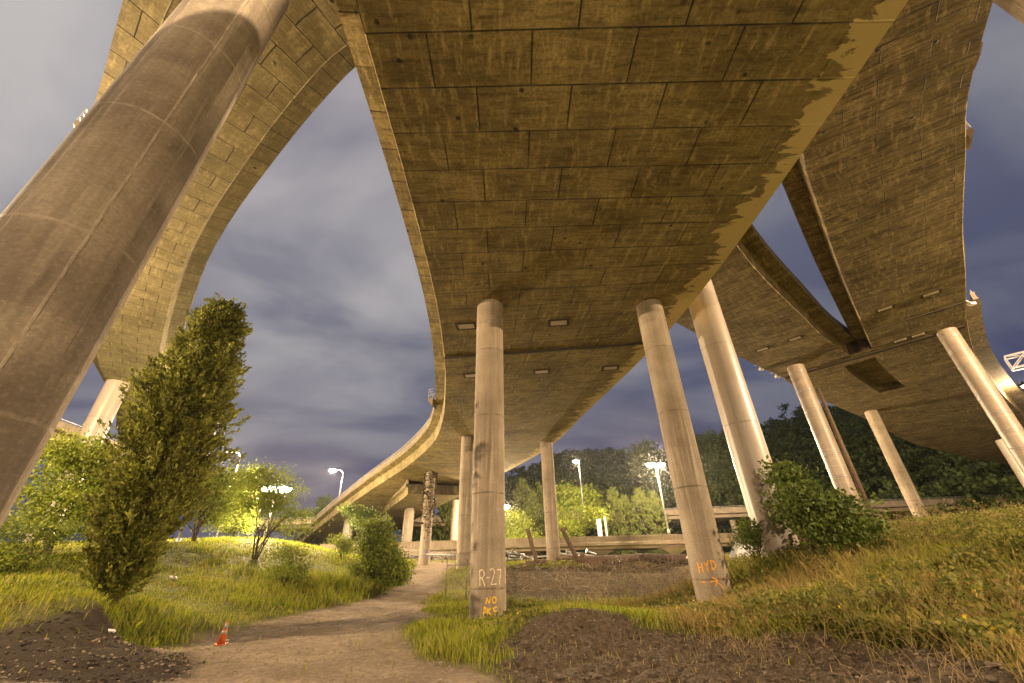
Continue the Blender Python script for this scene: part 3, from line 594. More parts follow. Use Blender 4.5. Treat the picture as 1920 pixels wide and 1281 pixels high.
NO = [[P1(912, 1125), P1(913, 1116)], [P1(913, 1116), P1(917, 1124), P1(920, 1115)], arc(*P1(926, 1119.5), .08, .10, 20, 380, 14)]
PKE = [[P1(905, 1149), P1(908, 1139), P1(909, 1129)], [P1(909, 1129), P1(912, 1130), P1(912, 1135), P1(909, 1137)], [P1(914, 1140), P1(915, 1130)], [P1(920, 1130), P1(916, 1134), P1(921, 1143)], [P1(931, 1129), P1(924, 1131), P1(926, 1135), P1(930, 1135), P1(926, 1140), P1(930, 1139)]]
ARR = [[P1(892, 1147), P1(886, 1152), P1(900, 1156)]]
paint(ca, 1.5, 0, NO+PKE+ARR, .05, M['painty'], 'word_marking', zt)
def P2(x, y): return ((x-1326-(y-1085)*.245)*.0246*.97, (1085-y)*.0258)
zt2 = atd(1330, 1085, 20.6).z
HYD = [[P2(1303.5, 1062), P2(1307.5, 1078)], [P2(1311, 1063), P2(1314, 1077)], [P2(1305, 1070), P2(1312.5, 1069)], [P2(1316.5, 1063), P2(1320, 1069), P2(1322, 1059)], [P2(1320, 1069), P2(1322.5, 1077)],
       [P2(1326, 1060), P2(1329, 1073)], [P2(1326, 1060), P2(1332, 1062), P2(1335, 1067), P2(1333, 1071), P2(1329, 1073.5)], [P2(1311, 1090), P2(1318, 1090.5)], [P2(1325, 1090), P2(1336.5, 1088)], [P2(1328, 1083.5), P2(1337, 1087.5), P2(1333, 1096)]]
paint(cb, 1.5, 0, HYD, .04, M['painto'], 'word_marking', zt2)
FA = [[P2(1338, 1091), P2(1345, 1097), P2(1354, 1102), P2(1358, 1105)], [P2(1352, 1102), P2(1360, 1106), P2(1355, 1107)], [P2(1357, 1111), P2(1356, 1116), P2(1359, 1113)], [P2(1362, 1118), P2(1365, 1118), P2(1363, 1122), P2(1366, 1123)]]
paint(cb, 1.5, 0, FA, .022, M['painto'], 'faint_marking', zt2)
zt3 = atd(797, 1040, 64).z
SQ = [[(-.4, .3), (-.1, .6), (.0, .2), (.3, .55), (.2, .1)], [(-.3, .1), (.1, .25), (.4, .3)], [(-.5, -.5), (-.2, -.2), (0, -.5), (.25, -.25), (.45, -.5)], [(-.1, .8), (.1, .5)]]
paint(cv, 1.5, 0, SQ, .07, M['paintb'], 'graffiti', zt3)
# ---------------------------------------------------------------- street lamps
def lamp(label, head, armdir, armlen, baseZ, power, double=False, r=.11, color=WARM, lens=.2, group='street lamps'):
    """head: where the lamp glows; the pole stands armlen away along armdir"""
    hx, hy, hz = head; ax, ay = armdir; n = math.hypot(ax, ay) or 1; ax /= n; ay /= n; bx, by = hx+ax*armlen, hy+ay*armlen
    zb = gh(bx, by)-.2 if baseZ is None else baseZ; root = empty('street_lamp', (bx, by, zb)); tag(root, label, 'street lamp', group); H = hz-zb
    mb = MB(); mb.tube([(0, 0, 0), (0, 0, H-(1.6 if not double else 0))], [r*1.3, r*.8], 10); mb.tube([(0, 0, 0), (0, 0, .5)], r*2, 8); mb.build('pole', M['galv'], root, True)
    sides = (1, -1) if double else (1,)
    for s in sides:
        if double: hx_, hy_ = -ax*armlen*s, -ay*armlen*s; pts = [(0, 0, H-.1), (hx_*.5, hy_*.5, H+.05), (hx_*.9, hy_*.9, H+.05)]
        else: hx_, hy_ = -ax*armlen, -ay*armlen; pts = [(0, 0, H-1.6), (hx_*.03, hy_*.03, H-.7), (hx_*.18, hy_*.18, H-.1), (hx_*.45, hy_*.45, H+.12), (hx_*.85, hy_*.85, H+.12)]
        mb = MB(); mb.tube(pts, r*.55, 8); mb.build('arm', M['galv'], root, True)
        mb = MB(); c = Vector((hx_, hy_, H+.1)); rot = Matrix.Rotation(math.atan2(ay, ax), 3, 'Z'); mb.box(c+Vector((0, 0, .05)), (.9, .38, .12), rot); mb.box(c+Vector((0, 0, .13)), (.6, .26, .08), rot); hd = mb.build('lamp_head', M['galv'], root)
        mb = MB(); V = []; F = []   # glowing drop lens
        for i in range(5):
            ph = i/4*math.pi/2; 
            for j in range(12): t = 2*math.pi*j/12; V.append((c.x+math.cos(t)*lens*1.3*math.cos(ph*.98), c.y+math.sin(t)*lens*1.3*math.cos(ph*.98), c.z-.02-math.sin(ph)*lens*.9))
        for i in range(4):
            for j in range(12): F.append((i*12+j, i*12+(j+1) % 12, (i+1)*12+(j+1) % 12, (i+1)*12+j))
        mb.add(V, F); mb.build('lens', M['lens'], hd)
        ld = bpy.data.lights.new('lamp_light', 'POINT'); ld.energy = power*LAMP_POWER; ld.color = color; ld.shadow_soft_size = .12
        lo = bpy.data.objects.new('lamp_light', ld); link(lo, root); lo.location = (hx_, hy_, H-.45)
    return root
def az(px, py, d): p = atd(px, py, d); return (p.x, p.y, p.z)
lamp('twin headed lamp rising behind the leafy bush on the grass hill', az(503, 915, 60), (.85, .5), .9, None, 26000, double=True, lens=.6)
lamp('lamp with curved arm on the ramp parapet, right of the twin lamp', az(624, 882, 108), (1, .1), 2.6, atd(638, 935, 108).z-1, 34000, lens=.6)
lamp('curved arm lamp near the cypress, upper of the stacked pair', az(425, 849, 80), (1, .1), 2.4, None, 14000, lens=.5)
lamp('small distant lamp directly below the curved arm lamp by the cypress', az(433, 912, 115), (-.6, 1), 1.5, None, 4000, lens=.5)
lamp('lamp shining through the upper part of the cypress', az(388, 738, 50), (1, .1), 2.2, None, 300, lens=.25)
lamp('bright twin lamp standing on the low viaduct between the two big columns', az(1220, 871, 80), (.95, .2), 1.0, 4.2, 48000, double=True, lens=.6)
lamp('lamp on the far roadway above the yellow lit trees', az(1080, 865, 112), (.5, -1), 1.2, 11.0, 22000, lens=.6)
lamp('low lamp glowing at the right side of the R-27 column', az(949, 950, 78), (-1, .3), 1.4, None, 16000, lens=.5)
lamp('tiny far lamp between the shrub and the cypress', az(448, 964, 150), (1, .1), 1.5, None, 1500, lens=.22)
lamp('tiny far lamp behind the round shrub left of the twin lamp', az(484, 935, 150), (1, .1), 1.5, None, 1500, lens=.22)
# street lamps inferred outside the frame; the last two are added frontal fill
lamp('street lamp out of frame to the east', (44, 6, 19), (1, 0), 2.2, None, 52000)
lamp('street lamp out of frame to the west', (-34, 10, 16), (-1, 0), 2.2, None, 36000)
lamp('street lamp on the parapet of the central ramp, out of frame overhead', (-1.8, -3.5, 22.6), (-1, 0), 2.9, 15.9, 14000)
lamp('added frontal fill lamp on a pole behind the camera', (-2, -27, 8.5), (0, -1), 2.2, None, 15000)  # unseen, added to brighten the column fronts
lamp('added fill lamp on a pole, out of frame in the south east', (30, -24, 10), (1, -1), 2.2, None, 7000)  # second added fill, weaker and from the side
# ---------------------------------------------------------------- viaduct piers and signs
def pier(label, x, y, zt_, w=1.0, d=1.0, cap=True, grp='piers of the low viaduct'):
    zb = gh(x, y)-.4; root = empty('viaduct_pier', (x, y, zb)); tag(root, label, 'pier', grp); H = zt_-zb
    mb = MB(); mb.tube([(0, 0, 0), (0, 0, H-.5)], w/2, 16); mb.build('shaft', M['parapet'], root, True)
    if cap:
        mb = MB(); a_ = w*.55; b_ = w*2.2
        mb.add([(-a_, -a_, H-1.1), (a_, -a_, H-1.1), (a_, a_, H-1.1), (-a_, a_, H-1.1), (-b_, -b_*.8, H-.03), (b_, -b_*.8, H-.03), (b_, b_*.8, H-.03), (-b_, b_*.8, H-.03)], [(3, 2, 1, 0), (4, 5, 6, 7), (0, 1, 5, 4), (1, 2, 6, 5), (2, 3, 7, 6), (3, 0, 4, 7)]); mb.build('flared_cap', M['parapet'], root)
for i, (px, dd) in enumerate(((992, 80), (1128, 80), (1268, 80), (880, 80), (1420, 81))):
    p = atd(px, 1035, dd); pier(['short round pier of the low viaduct, behind the leftmost leaning timber', 'short flared pier of the low viaduct, middle of the gap between big columns', 'short pier of the low viaduct, just left of the HYD column',
        'short pier of the low viaduct hidden beside the R-27 column', 'short pier of the low viaduct behind the white pipe stack'][i], p.x, p.y+1.5, 2.05)
for i, px in enumerate((1070, 1180, 1395, 1560, 1690, 1780, 900)):
    p = atd(px, 965, 112 if px < 1500 else 125); pier('slim pier under the farther roadway', p.x, p.y+6, 8.9, 1.3, cap=False, grp='slim piers under the farther roadway')
p = atd(1124, 990, 76.5+4); root = empty('sign_support', (p.x, p.y, 3.0)); tag(root, 'white double post with bolts rising from the low viaduct', 'sign post')
mb = MB(); mb.box((0, 0, 2.0), (.75, .3, 4.0)); mb.build('post', M['whitesteel'], root); mb = MB(); mb.box((1.15, 0, 2.2), (.35, .3, 4.4)); mb.build('post', M['galv'], root)
for k in range(6): mb = MB(); mb.box((1.15+.1*(k % 2), -.2, 1.0+k*.6), (.22, .12, .12)); mb.build('bolt', M['whitesteel'], root)
p = atd(676, 915, 86); root = empty('road_sign', (p.x, p.y, p.z-1.0)); tag(root, 'small blue road sign standing on the curved ramp parapet', 'sign')
mb = MB(); mb.tube([(0, .05, -.9), (0, .05, 1.6)], .05, 6); mb.build('post', M['galv'], root); mb = MB(); mb.box((0, 0, 1.55), (1.35, .04, .8), Matrix.Rotation(.35, 3, 'Z')); mb.build('sign_panel', M['signblue'], root)
ro = Matrix.Rotation(.35, 3, 'Z')
for r_ in range(2):
    mb = MB(); x_ = -.5
    while x_ < .5:
        w_ = random.choice((.07, .1, .13)); mb.box(ro@Vector((x_+w_/2, -.024, 0))+Vector((0, 0, 1.7-r_*.3)), (w_, .006, .12), ro); x_ += w_+.04
    mb.build('text_line', M['whitesteel'], root)
# overhead truss at far right
root = empty('sign_gantry', tuple(atd(1898, 690, 82))); tag(root, 'white steel truss gantry at the right edge above the ramp', 'gantry')
mb = MB(); a0 = Vector((0, 0, 0)); dr = Vector((.5, -.55, 0)).normalized()*11; up = Vector((0, 0, 1.7)); bk = Vector((1.1, 1.0, 0))
A4 = [a0, a0+up, a0+bk, a0+bk+up]
for q in A4: mb.tube([q, q+dr], .12, 6)
for k in range(7):
    f0, f1 = k/6, (k+1)/6
    for u_, v_ in ((0, 1), (2, 3), (1, 3), (0, 2)): mb.tube([A4[u_]+dr*f0, A4[v_]+dr*f0], .07, 5)
    if k < 6:
        for u_, v_ in ((0, 1), (2, 3), (1, 3)): mb.tube([A4[u_]+dr*f0, A4[v_]+dr*f1], .06, 5)
mb.build('truss', M['whitesteel'], root); mb = MB(); mb.tube([dr+Vector((.5, .5, -9)), dr+Vector((.5, .5, 1.7))], .25, 10); mb.build('gantry_post', M['whitesteel'], root, True)
root2 = lamp('lamp beside the white truss gantry at the right edge', az(1925, 725, 84), (1, -.5), 2.0, 14, 2500, lens=.3)
# ---------------------------------------------------------------- timber, pipes, rail
def log(p0, p1, r, label, group='round timber logs on the embankment', mat='log'):
    p0 = Vector(p0); p1 = Vector(p1); root = None; n = 9; pts = [p0.lerp(p1, i/n)+Vector((random.uniform(-.03, .03), 0, random.uniform(-.02, .02))) for i in range(n+1)]
    mb = MB(); c = (p0+p1)/2; mb.tube([q-c for q in pts], [r*random.uniform(.92, 1.06) for _ in pts], 12); o = mb.build('timber_log', M[mat], None, True); o.location = c; tag(o, label, 'log', group); return o
def on(px, py, d, dz=0): p = atd(px, py, d); return Vector((p.x, p.y, p.z+dz))
log(on(1007, 1058, 46), on(989, 991, 46), .22, 'thin dark timber leaning upright left of the far column')
log(on(1085, 1054, 46), on(1054, 991, 45), .24, 'thicker timber leaning to the left, right of the far column')
log(on(1082, 1053, 46), on(1094, 1038, 46.3), .22, 'stub of timber crossing the foot of the leaning one')
log(on(987, 1058, 46.5), on(1025, 1056, 46.3), .33, 'short thick log lying at the foot of the far column')
log(on(1050, 1046, 49), on(1290, 1046, 49), .22, 'long thin log at the back of the log row')
log(on(1085, 1052, 47), on(1205, 1045, 47), .33, 'thick log lying left of the coil wire, front row')
log(on(1140, 1053, 46), on(1207, 1044, 46), .30, 'log whose round end shows at the middle of the row')
log(on(1208, 1046, 45.5), on(1345, 1050, 44.5), .38, 'longest thick log running behind the HYD column')
log(on(1060, 1057, 46.8), on(1150, 1056, 46.8), .25, 'low log in grass between the leaning timber and the row')
log(on(1222, 1056, 45.8), on(1330, 1058, 45.2), .30, 'lowest dark log under the longest one')
def pipe(p0, p1, r, label, grp, mat='whitesteel'):
    p0 = Vector(p0); p1 = Vector(p1); c = (p0+p1)/2; root = empty('steel_pole', c); tag(root, label, 'pole', grp)
    mb = MB(); mb.tube([p0-c, p1-c], [r, r*.8], 10); mb.build('tube', M[mat], root, True); d = (p1-p0).normalized()
    mb = MB(); mb.tube([p0-c-d*.06, p0-c+d*.06], r*1.9, 10); mb.build('flange', M['galv'], root)
for i in range(6):
    pipe(on(1372+i*2, 1046-i*4.6, 42+i*.25), on(1425-i*3, 1040-i*3.4, 41.5+i*.25), .16, 'white pole in the stack right of the HYD column, '+['lowest', 'second from bottom', 'third from bottom', 'third from top', 'second from top', 'topmost'][i], 'white poles stacked on the bank')
for i, (x0, y0, x1, y1) in enumerate(((1398, 1040, 1418, 1062), (1408, 1032, 1424, 1052), (1300, 1035, 1288, 1046))):
    pipe(on(x0, y0, 41), on(x1, y1, 40), .11, 'short pole end slanting out of the white stack, '+['foot nearest the bush', 'upper one', 'left of the HYD column'][i], 'slanting pole ends')
for i, (x0, y0, x1, y1) in enumerate(((952, 1036, 984, 1040), (955, 1042, 990, 1046), (950, 1048, 980, 1049), (960, 1033, 1000, 1050), (990, 1046, 1046, 1041), (1050, 1038, 1090, 1043), (1062, 1034, 1120, 1044), (1100, 1033, 1118, 1040))):
    pipe(on(x0, y0, 55), on(x1, y1, 55.5), .12, ['galvanised pole at the top left of the heap by R-27', 'galvanised pole in the middle of the heap by R-27', 'lowest galvanised pole of the heap by R-27', 'pole sloping across the heap by R-27',
        'long pole between the heap and the far column', 'pole behind the leaning timber, left end', 'long pole behind the leaning timber, sloping right', 'short pole propped behind the log row'][i], 'galvanised poles lying under the viaduct', 'galv')
# guard rail left of R-27
root = empty('guard_rail', tuple(on(828, 1041, 56))); tag(root, 'low grey guard rail across the track beside the ivy column', 'guard rail')
a = on(800, 1040, 57)-root.location; b = on(862, 1041, 54)-root.location; mb = MB(); mb.tube([a, b], .13, 8); mb.build('beam', M['galv'], root, True)
for k in (.05, .5, .95): q = a.lerp(b, k); mb = MB(); mb.box(q+Vector((0, 0, -.45)), (.2, .2, .9)); mb.build('post', M['parapet'], root)
# ---------------------------------------------------------------- chain link fences
def mat_chain(cell=.075, wire=.10):
    m, t = newmat('chain_link'); uv = t.n('ShaderNodeTexCoord').outputs['UV']; s = t.n('ShaderNodeSeparateXYZ'); t.l(uv, s.inputs[0])
    def lines(e):
        f = t.math('FRACT', t.math('DIVIDE', e, cell)); return t.math('LESS_THAN', f, wire)
    k = t.math('MAXIMUM', lines(t.math('ADD', s.outputs[0], s.outputs[1])), lines(t.math('SUBTRACT', s.outputs[0], s.outputs[1])))
    p = t.n('ShaderNodeBsdfPrincipled'); p.inputs['Base Color'].default_value = (.42, .36, .28, 1); p.inputs['Roughness'].default_value = .5; p.inputs['Metallic'].default_value = .4
    tr = t.n('ShaderNodeBsdfTransparent'); mx = t.n('ShaderNodeMixShader'); t.l(k, mx.inputs[0]); t.l(tr.outputs[0], mx.inputs[1]); t.l(p.outputs[0], mx.inputs[2]); o = t.n('ShaderNodeOutputMaterial'); t.l(mx.outputs[0], o.inputs[0]); return m
M['chain'] = mat_chain(); M['fencewire'] = mat_simple('dull_wire', (.20, .17, .13), (.11, .09, .07), .6, 6, .5)
def fence(label, pts, hgt, coil=True, post_every=3.0, coilr=.3, cfrom=0.0):
    """pts: ground line [(x,y)], follows the ground"""
    P = [(p[0], p[1], gh(p[0], p[1])) for p in pts]; line = catmull(P, 1.5) if len(P) > 2 else [np.array(P[0])*(1-k)+np.array(P[1])*k for k in np.linspace(0, 1, max(3, int(math.dist(P[0], P[1])/1.5)))]
    line = [np.array([q[0], q[1], gh(q[0], q[1])]) for q in line]; o0 = Vector(line[0]); root = empty('chain_link_fence', o0); tag(root, label, 'fence')
    V = []; F = []; UV = []; s = 0
    for i, q in enumerate(line):
        if i: s += np.linalg.norm(q-line[i-1])
        V += [tuple(Vector(q)-o0), tuple(Vector(q)-o0+Vector((0, 0, hgt)))]; UV += [(s, 0), (s, hgt)]
        if i: F.append((2*i-2, 2*i, 2*i+1, 2*i-1))
    me = bpy.data.meshes.new('mesh_panel'); me.from_pydata(V, [], F); uvl = me.uv_layers.new(name='UV')
    for lo in me.loops: uvl.data[lo.index].uv = UV[lo.vertex_index]
    me.materials.append(M['chain']); link(bpy.data.objects.new('mesh_panel', me), root)
    mb = MB(); mb.tube([Vector(q)-o0+Vector((0, 0, hgt)) for q in line], .025, 6); mb.build('top_rail', M['fencewire'], root)
    acc = 0
    for i, q in enumerate(line):
        if i: acc += np.linalg.norm(q-line[i-1])
        if i == 0 or acc >= post_every or i == len(line)-1:
            acc = 0; mb = MB(); mb.tube([Vector(q)-o0+Vector((0, 0, -.2)), Vector(q)-o0+Vector((0, 0, hgt+.35))], .035, 8); mb.build('post', M['fencewire'], root, True)
    if coil:
        mb = MB(); pts2 = []; n = int(s/.55)*12
        for i in range(int(n*cfrom), n+1):
            f = i/n*(len(line)-1); k = min(int(f), len(line)-2); q = line[k]*(1-(f-k))+line[k+1]*(f-k); t = i/12*2*math.pi; d = line[k+1]-line[k]; d /= np.linalg.norm(d); nx = Vector((-d[1], d[0], 0))
            pts2.append(Vector(q)-o0+Vector((0, 0, hgt+coilr+.05))+nx*math.cos(t)*coilr+Vector((0, 0, math.sin(t)*coilr)))
        mb.tube(pts2, .011, 4, False); mb.build('barbed_coil', M['fencewire'], root)
    return root
fz = [polar(-2.2, 31.5), polar(3, 31.8), polar(9, 32.5), polar(15, 33.2), polar(20.5, 34.5)]
fence('long chain link fence with barbed coil in front of the brush bank', fz, 1.75, cfrom=.55, coilr=.27)
fence('short fence wing topped with tangled coil left of the R-27 column', [polar(-8.75, 32.8), polar(-5.2, 29.5), polar(-3.4, 28.2)], 2.05, post_every=1.4, coilr=.36)
fence('far fence with barbed coil beyond the track under the ramp', [(-22, 74), (-12, 72), (-3, 70)], 1.6)
root = empty('fence_brace', tuple(on(843, 1120, 32.5))); tag(root, 'diagonal brace pipe across the short fence wing', 'pipe'); mb = MB(); mb.tube([on(846, 1078, 32.3)-root.location, on(884, 1116, 29.6)-root.location], .03, 6); mb.build('brace_tube', M['fencewire'], root)
# ---------------------------------------------------------------- traffic cone, litter
p = hit(413, 1210); root = empty('traffic_cone', (p.x, p.y, p.z+.01)); tag(root, 'worn orange traffic cone with grey bands on the dirt track', 'traffic cone'); root.rotation_euler = (.03, .05, .4); root.scale = (.88, .88, .88)
S_ = .75/.71*1.0
mb = MB(); mb.box((0, 0, .02), (.42, .42, .04)); mb.build('base', M['orange'], root)
def frust(z0, z1, name, mat, off=0, par=root):
    rr = lambda z: .165-(z/.80)*.135; mb = MB(); mb.tube([(0, 0, z0), (0, 0, z1)], [rr(z0)+off, rr(z1)+off], 20); return mb.build(name, mat, par, True)
frust(.04, .80, 'cone_body', M['orange']); frust(.36, .46, 'reflective_band', M['coneband'], .004); frust(.53, .70, 'reflective_band', M['coneband'], .004)
def litter(px, py, sz, label, mat):
    p = hit(px, py); mb = MB(); V = []
    n = 7
    for i in range(n):
        for j in range(n): V.append(((i/(n-1)-.5)*sz, (j/(n-1)-.5)*sz*.8, abs(math.sin(i*1.3+j*.9))*sz*.35+.03))
    mb.add(V, [(i*n+j, i*n+j+1, (i+1)*n+j+1, (i+1)*n+j) for i in range(n-1) for j in range(n-1)]); o = mb.build('litter', mat, None); o.location = p; o.rotation_euler = (random.random()*.3, .2, random.random()*3); md = o.modifiers.new('s', 'SOLIDIFY'); md.thickness = .006; tag(o, label, 'litter')
litter(321, 1089, .5, 'crumpled white paper lying on the grass slope right of the cypress', M['whitesteel'])
litter(424, 1205, .14, 'small white scrap right beside the traffic cone', M['whitesteel'])
litter(205, 1190, .18, 'white scrap at the edge of the dark soil heap', M['whitesteel'])
# ---------------------------------------------------------------- foliage helpers
def leaf_cards(C, size, asp=.5, up=.3, outward=None, rngv=None):
    """C (N,3) centres -> one quad (leaf, pointed) per centre"""
    N = len(C); a = rng.normal(size=(N, 3)); 
    if outward is not None: a = a*.75+outward
    a[:, 2] += up; a /= np.linalg.norm(a, axis=1)[:, None]; b = np.cross(a, rng.normal(size=(N, 3))); b /= np.linalg.norm(b, axis=1)[:, None]+1e-9
    s = size*rng.uniform(.4, 1.6, N)[:, None]; h = s*asp*.5
    v = np.stack([C-a*s*.5, C+b*h+a*s*.05, C+a*s*.5, C-b*h+a*s*.05], 1).reshape(-1, 3)
    return v, np.arange(N*4).reshape(-1, 4)
def clumps(blobs, nclump, per, spread, shell=.55):
    """blobs: (cx,cy,cz,rx,ry,rz); leaf centres gathered in clumps so gaps show"""
    B = np.array(blobs, float); vol = (B[:, 3]*B[:, 4]*B[:, 5])**.75; pick = rng.choice(len(B), nclump, p=vol/vol.sum()); d = rng.normal(size=(nclump, 3)); d /= np.linalg.norm(d, axis=1)[:, None]
    r = rng.uniform(shell, 1, nclump)[:, None]; cc = B[pick, :3]+d*r*B[pick, 3:6]; od = np.repeat(d, per, 0)
    P = np.repeat(cc, per, 0)+rng.normal(size=(nclump*per, 3))*spread*np.repeat(rng.uniform(.5, 1.4, nclump), per)[:, None]*np.array([1, 1, .7]); return P, od
def branch(mb, p, d, L, r, depth, spread=.6, tips=None):
    n = 4; pts = [p]; q = p
    for i in range(n): d = (d+Vector((random.uniform(-.2, .2), random.uniform(-.2, .2), .08))).normalized(); q = q+d*L/n; pts.append(q)
    mb.tube(pts, [r*(1-.45*i/n) for i in range(n+1)], 6 if r > .03 else 4)
    if tips is not None: tips.append(q)
    if depth > 0:
        for _ in range(random.choice((2, 3))):
            nd = (d+Vector((random.uniform(-1, 1), random.uniform(-1, 1), random.uniform(-.2, .7)))*spread).normalized(); branch(mb, pts[random.choice((2, 3, 4))], nd, L*.68, r*.55, depth-1, spread, tips)
def tree(name, label, cat, base, H, Rr, leafmat, nclump, per, leaf, spread, stems=1, depth=3, trunk=None, group=None, low=.35, blobs=None, shell=.45, trunkr=None):
    base = Vector(base); root = empty(name, base); tag(root, label, cat, group); mb = MB(); tips = []
    for i in range(stems):
        d = Vector((random.uniform(-.5, .5), random.uniform(-.5, .5), 1)) if stems > 1 else Vector((random.uniform(-.1, .1), random.uniform(-.1, .1), 1)); branch(mb, Vector((random.uniform(-.15, .15), random.uniform(-.15, .15), -.2)), d.normalized(), H*(trunk or .35), trunkr or H*.018, depth, .75, tips)
    mb.build('trunk', M['bark'], root, True)
    if blobs is None:
        blobs = [(random.gauss(0, Rr*.35), random.gauss(0, Rr*.35), H*random.uniform(low+.1, .88), Rr*random.uniform(.35, .6), Rr*random.uniform(.35, .6), H*random.uniform(.10, .2)) for _ in range(9)]
    P, od = clumps(blobs, nclump, per, spread, shell); P = P[P[:, 2] > .05]; od = od[:len(P)]
    v, f = leaf_cards(P, leaf, .55, .25, od*.5); np_mesh('crown', v, f, M[leafmat], parent=root); return root
# cypress: fronds that point up and out along a spindle
def cypress(label, base, H, R, nfr, per, leafs, mat='cypress', group=None, prof=None, name='cypress_tree'):
    root = empty(name, base); tag(root, label, 'tree', group); mb = MB(); mb.tube([(0, 0, -.3), (0, 0, H*.5), (0, 0, H*.9)], [H*.02, H*.012, .02], 8)
    prof = prof or [(0, .25), (.06, .5), (.2, .85), (.4, 1), (.6, .86), (.8, .55), (.93, .28), (1, .05)]
    hz = rng.uniform(.03, .985, nfr)**.95; rr = np.interp(hz, [q[0] for q in prof], [q[1] for q in prof])*R; an = rng.uniform(0, 2*math.pi, nfr)
    lump = 1+.15*np.sin(an*3+hz*14)+.20*np.sin(an*4-hz*37+1)+rng.normal(size=nfr)*.15; ra = rr*lump*rng.uniform(.30, 1.05, nfr)**.7
    c = np.stack([np.cos(an)*ra, np.sin(an)*ra, hz*H], 1); out = np.stack([np.cos(an)*.8, np.sin(an)*.8, np.full(nfr, .75)], 1); out /= np.linalg.norm(out, axis=1)[:, None]
    L = rng.uniform(.5, 1.25, nfr)*min(1.0, R*.55)*.95
    P = []; O = []
    t = rng.uniform(-.5, .6, (nfr, per)); wv = (1-np.abs(t+.1)*1.25).clip(.12, 1)*.30
    side = rng.normal(size=(nfr, per, 3)); P = c[:, None]+out[:, None]*t[..., None]*L[:, None, None]+side*wv[..., None]*L[:, None, None]*.62
    O = np.repeat(out[:, None], per, 1)*1.3+side*.4
    v, f = leaf_cards(P.reshape(-1, 3), leafs, .42, .35, O.reshape(-1, 3)); np_mesh('crown', v, f, M[mat], parent=root)
    for k in range(0, nfr, max(1, nfr//120)): mb.tube([(0, 0, max(.1, c[k, 2]-ra[k]*.7)), tuple(c[k])], [.035, .012], 4)
    mb.build('trunk', M['bark'], root, True); return root
cb_ = hit(200, 1138); topz = atd(438, 575, math.hypot(cb_.x, cb_.y)).z
cypress('tall dark cypress on the left slope in front of the grey column', cb_, topz-cb_.z, 1.6, 2100, 62, .16, prof=[(0, .22), (.05, .34), (.12, .50), (.2, .70), (.3, .88), (.42, 1.0), (.55, 1.0), (.68, .92), (.8, .78), (.9, .55), (.96, .36), (1, .10)])
# shrubs on the left slope
def at_ground(px, py): return hit(px, py)
tree('shrub', 'airy many stemmed shrub on the grass slope below the twin lamp', 'shrub', at_ground(478, 1050), 6.6, 3.9, 'leafA', 430, 34, .14, .42, stems=5, depth=3, trunk=.34, low=.3, trunkr=.07)
tree('shrub', 'dense rounded bush beside the bend of the dirt track', 'shrub', at_ground(700, 1102), 5.4, 2.3, 'leafC', 560, 44, .17, .34, stems=4, depth=2, trunk=.3, low=.02, blobs=[(0, 0, 1.0, 2.1, 1.8, 1.1), (.5, 0, 2.0, 1.7, 1.4, 1.2), (-.7, 0, 3.0, 1.2, 1.2, 1.0), (.0, 0, 4.1, .9, .9, .8), (1.5, 0, .9, 1.1, 1.1, .9), (-1.0, .2, 4.4, .45, .5, .7), (.9, 0, 3.3, .6, .6, .6)])
tree('shrub', 'small forked sapling on the bright crest between the two bushes', 'shrub', at_ground(588, 1022), 3.6, 2.3, 'leafA', 170, 30, .13, .33, stems=2, depth=2, trunk=.4, low=.45, trunkr=.05)
tree('shrub', 'low leafy shrub in tall grass below the many stemmed shrub', 'shrub', at_ground(530, 1105), 2.6, 1.5, 'leafC', 150, 30, .11, .28, stems=3, depth=2, trunk=.3, low=.1)
tree('shrub', 'small shrub at the left foot of the dense rounded bush', 'shrub', at_ground(640, 1050), 2.6, 1.6, 'leafA', 130, 30, .12, .3, stems=3, depth=2, trunk=.3, low=.1)
tree('broadleaf_tree', 'green tree with thin stems left of the cypress by the huge column', 'tree', at_ground(92, 1052), 7.2, 4.0, 'leafA', 560, 40, .17, .42, stems=4, depth=3, trunk=.3, low=.2, trunkr=.11)
tree('broadleaf_tree', 'green tree behind the cypress on its right side', 'tree', at_ground(362, 1016), 6.8, 3.4, 'leafA', 430, 38, .18, .45, stems=4, depth=3, trunk=.3, low=.1, trunkr=.1)
tree('broadleaf_tree', 'pointed light green tree right behind the many stemmed shrub', 'tree', atd(435, 1010, 62), 8.6, 1.9, 'leafA', 300, 34, .2, .42, stems=1, depth=2, trunk=.5, low=.1, blobs=[(0, 0, 1.8, 2.2, 2, 1.6), (0, 0, 3.8, 1.7, 1.6, 1.6), (0, 0, 5.8, 1.2, 1.2, 1.5), (0, 0, 7.5, .6, .6, 1.3)])
tree('broadleaf_tree', 'low tree at the foot of the descending ramp, left of the sapling', 'tree', atd(672, 1005, 58), 3.6, 2.4, 'leafB', 200, 32, .2, .45, stems=3, depth=2, trunk=.3, low=.15)
tree('shrub', 'dark shrub at the left edge below the huge column', 'shrub', at_ground(30, 1078), 3.0, 2.2, 'leafC', 220, 34, .13, .3, stems=3, depth=2, trunk=.3, low=.05)
for i, (px, py, d, H, R_c) in enumerate(((612, 960, 135, 12, 2.2), (600, 958, 138, 10, 2.0), (566, 975, 150, 7, 5))):
    b = atd(px, py, d); gz = gh(b.x, b.y)
    if i < 2: cypress(['taller pointed conifer behind the ramp lamp', 'lower pointed conifer left of the one behind the ramp lamp'][i], (b.x, b.y, gz), b.z+H*.4-gz, R_c*1.5, 180, 40, .6, mat='forest', name='conifer_tree')
    else: tree('broadleaf_tree', 'dark round tree far off where the ramp meets the grass crest', 'tree', (b.x, b.y, gz), b.z-gz+2.5, R_c, 'forest', 120, 30, .6, .8, low=.4)
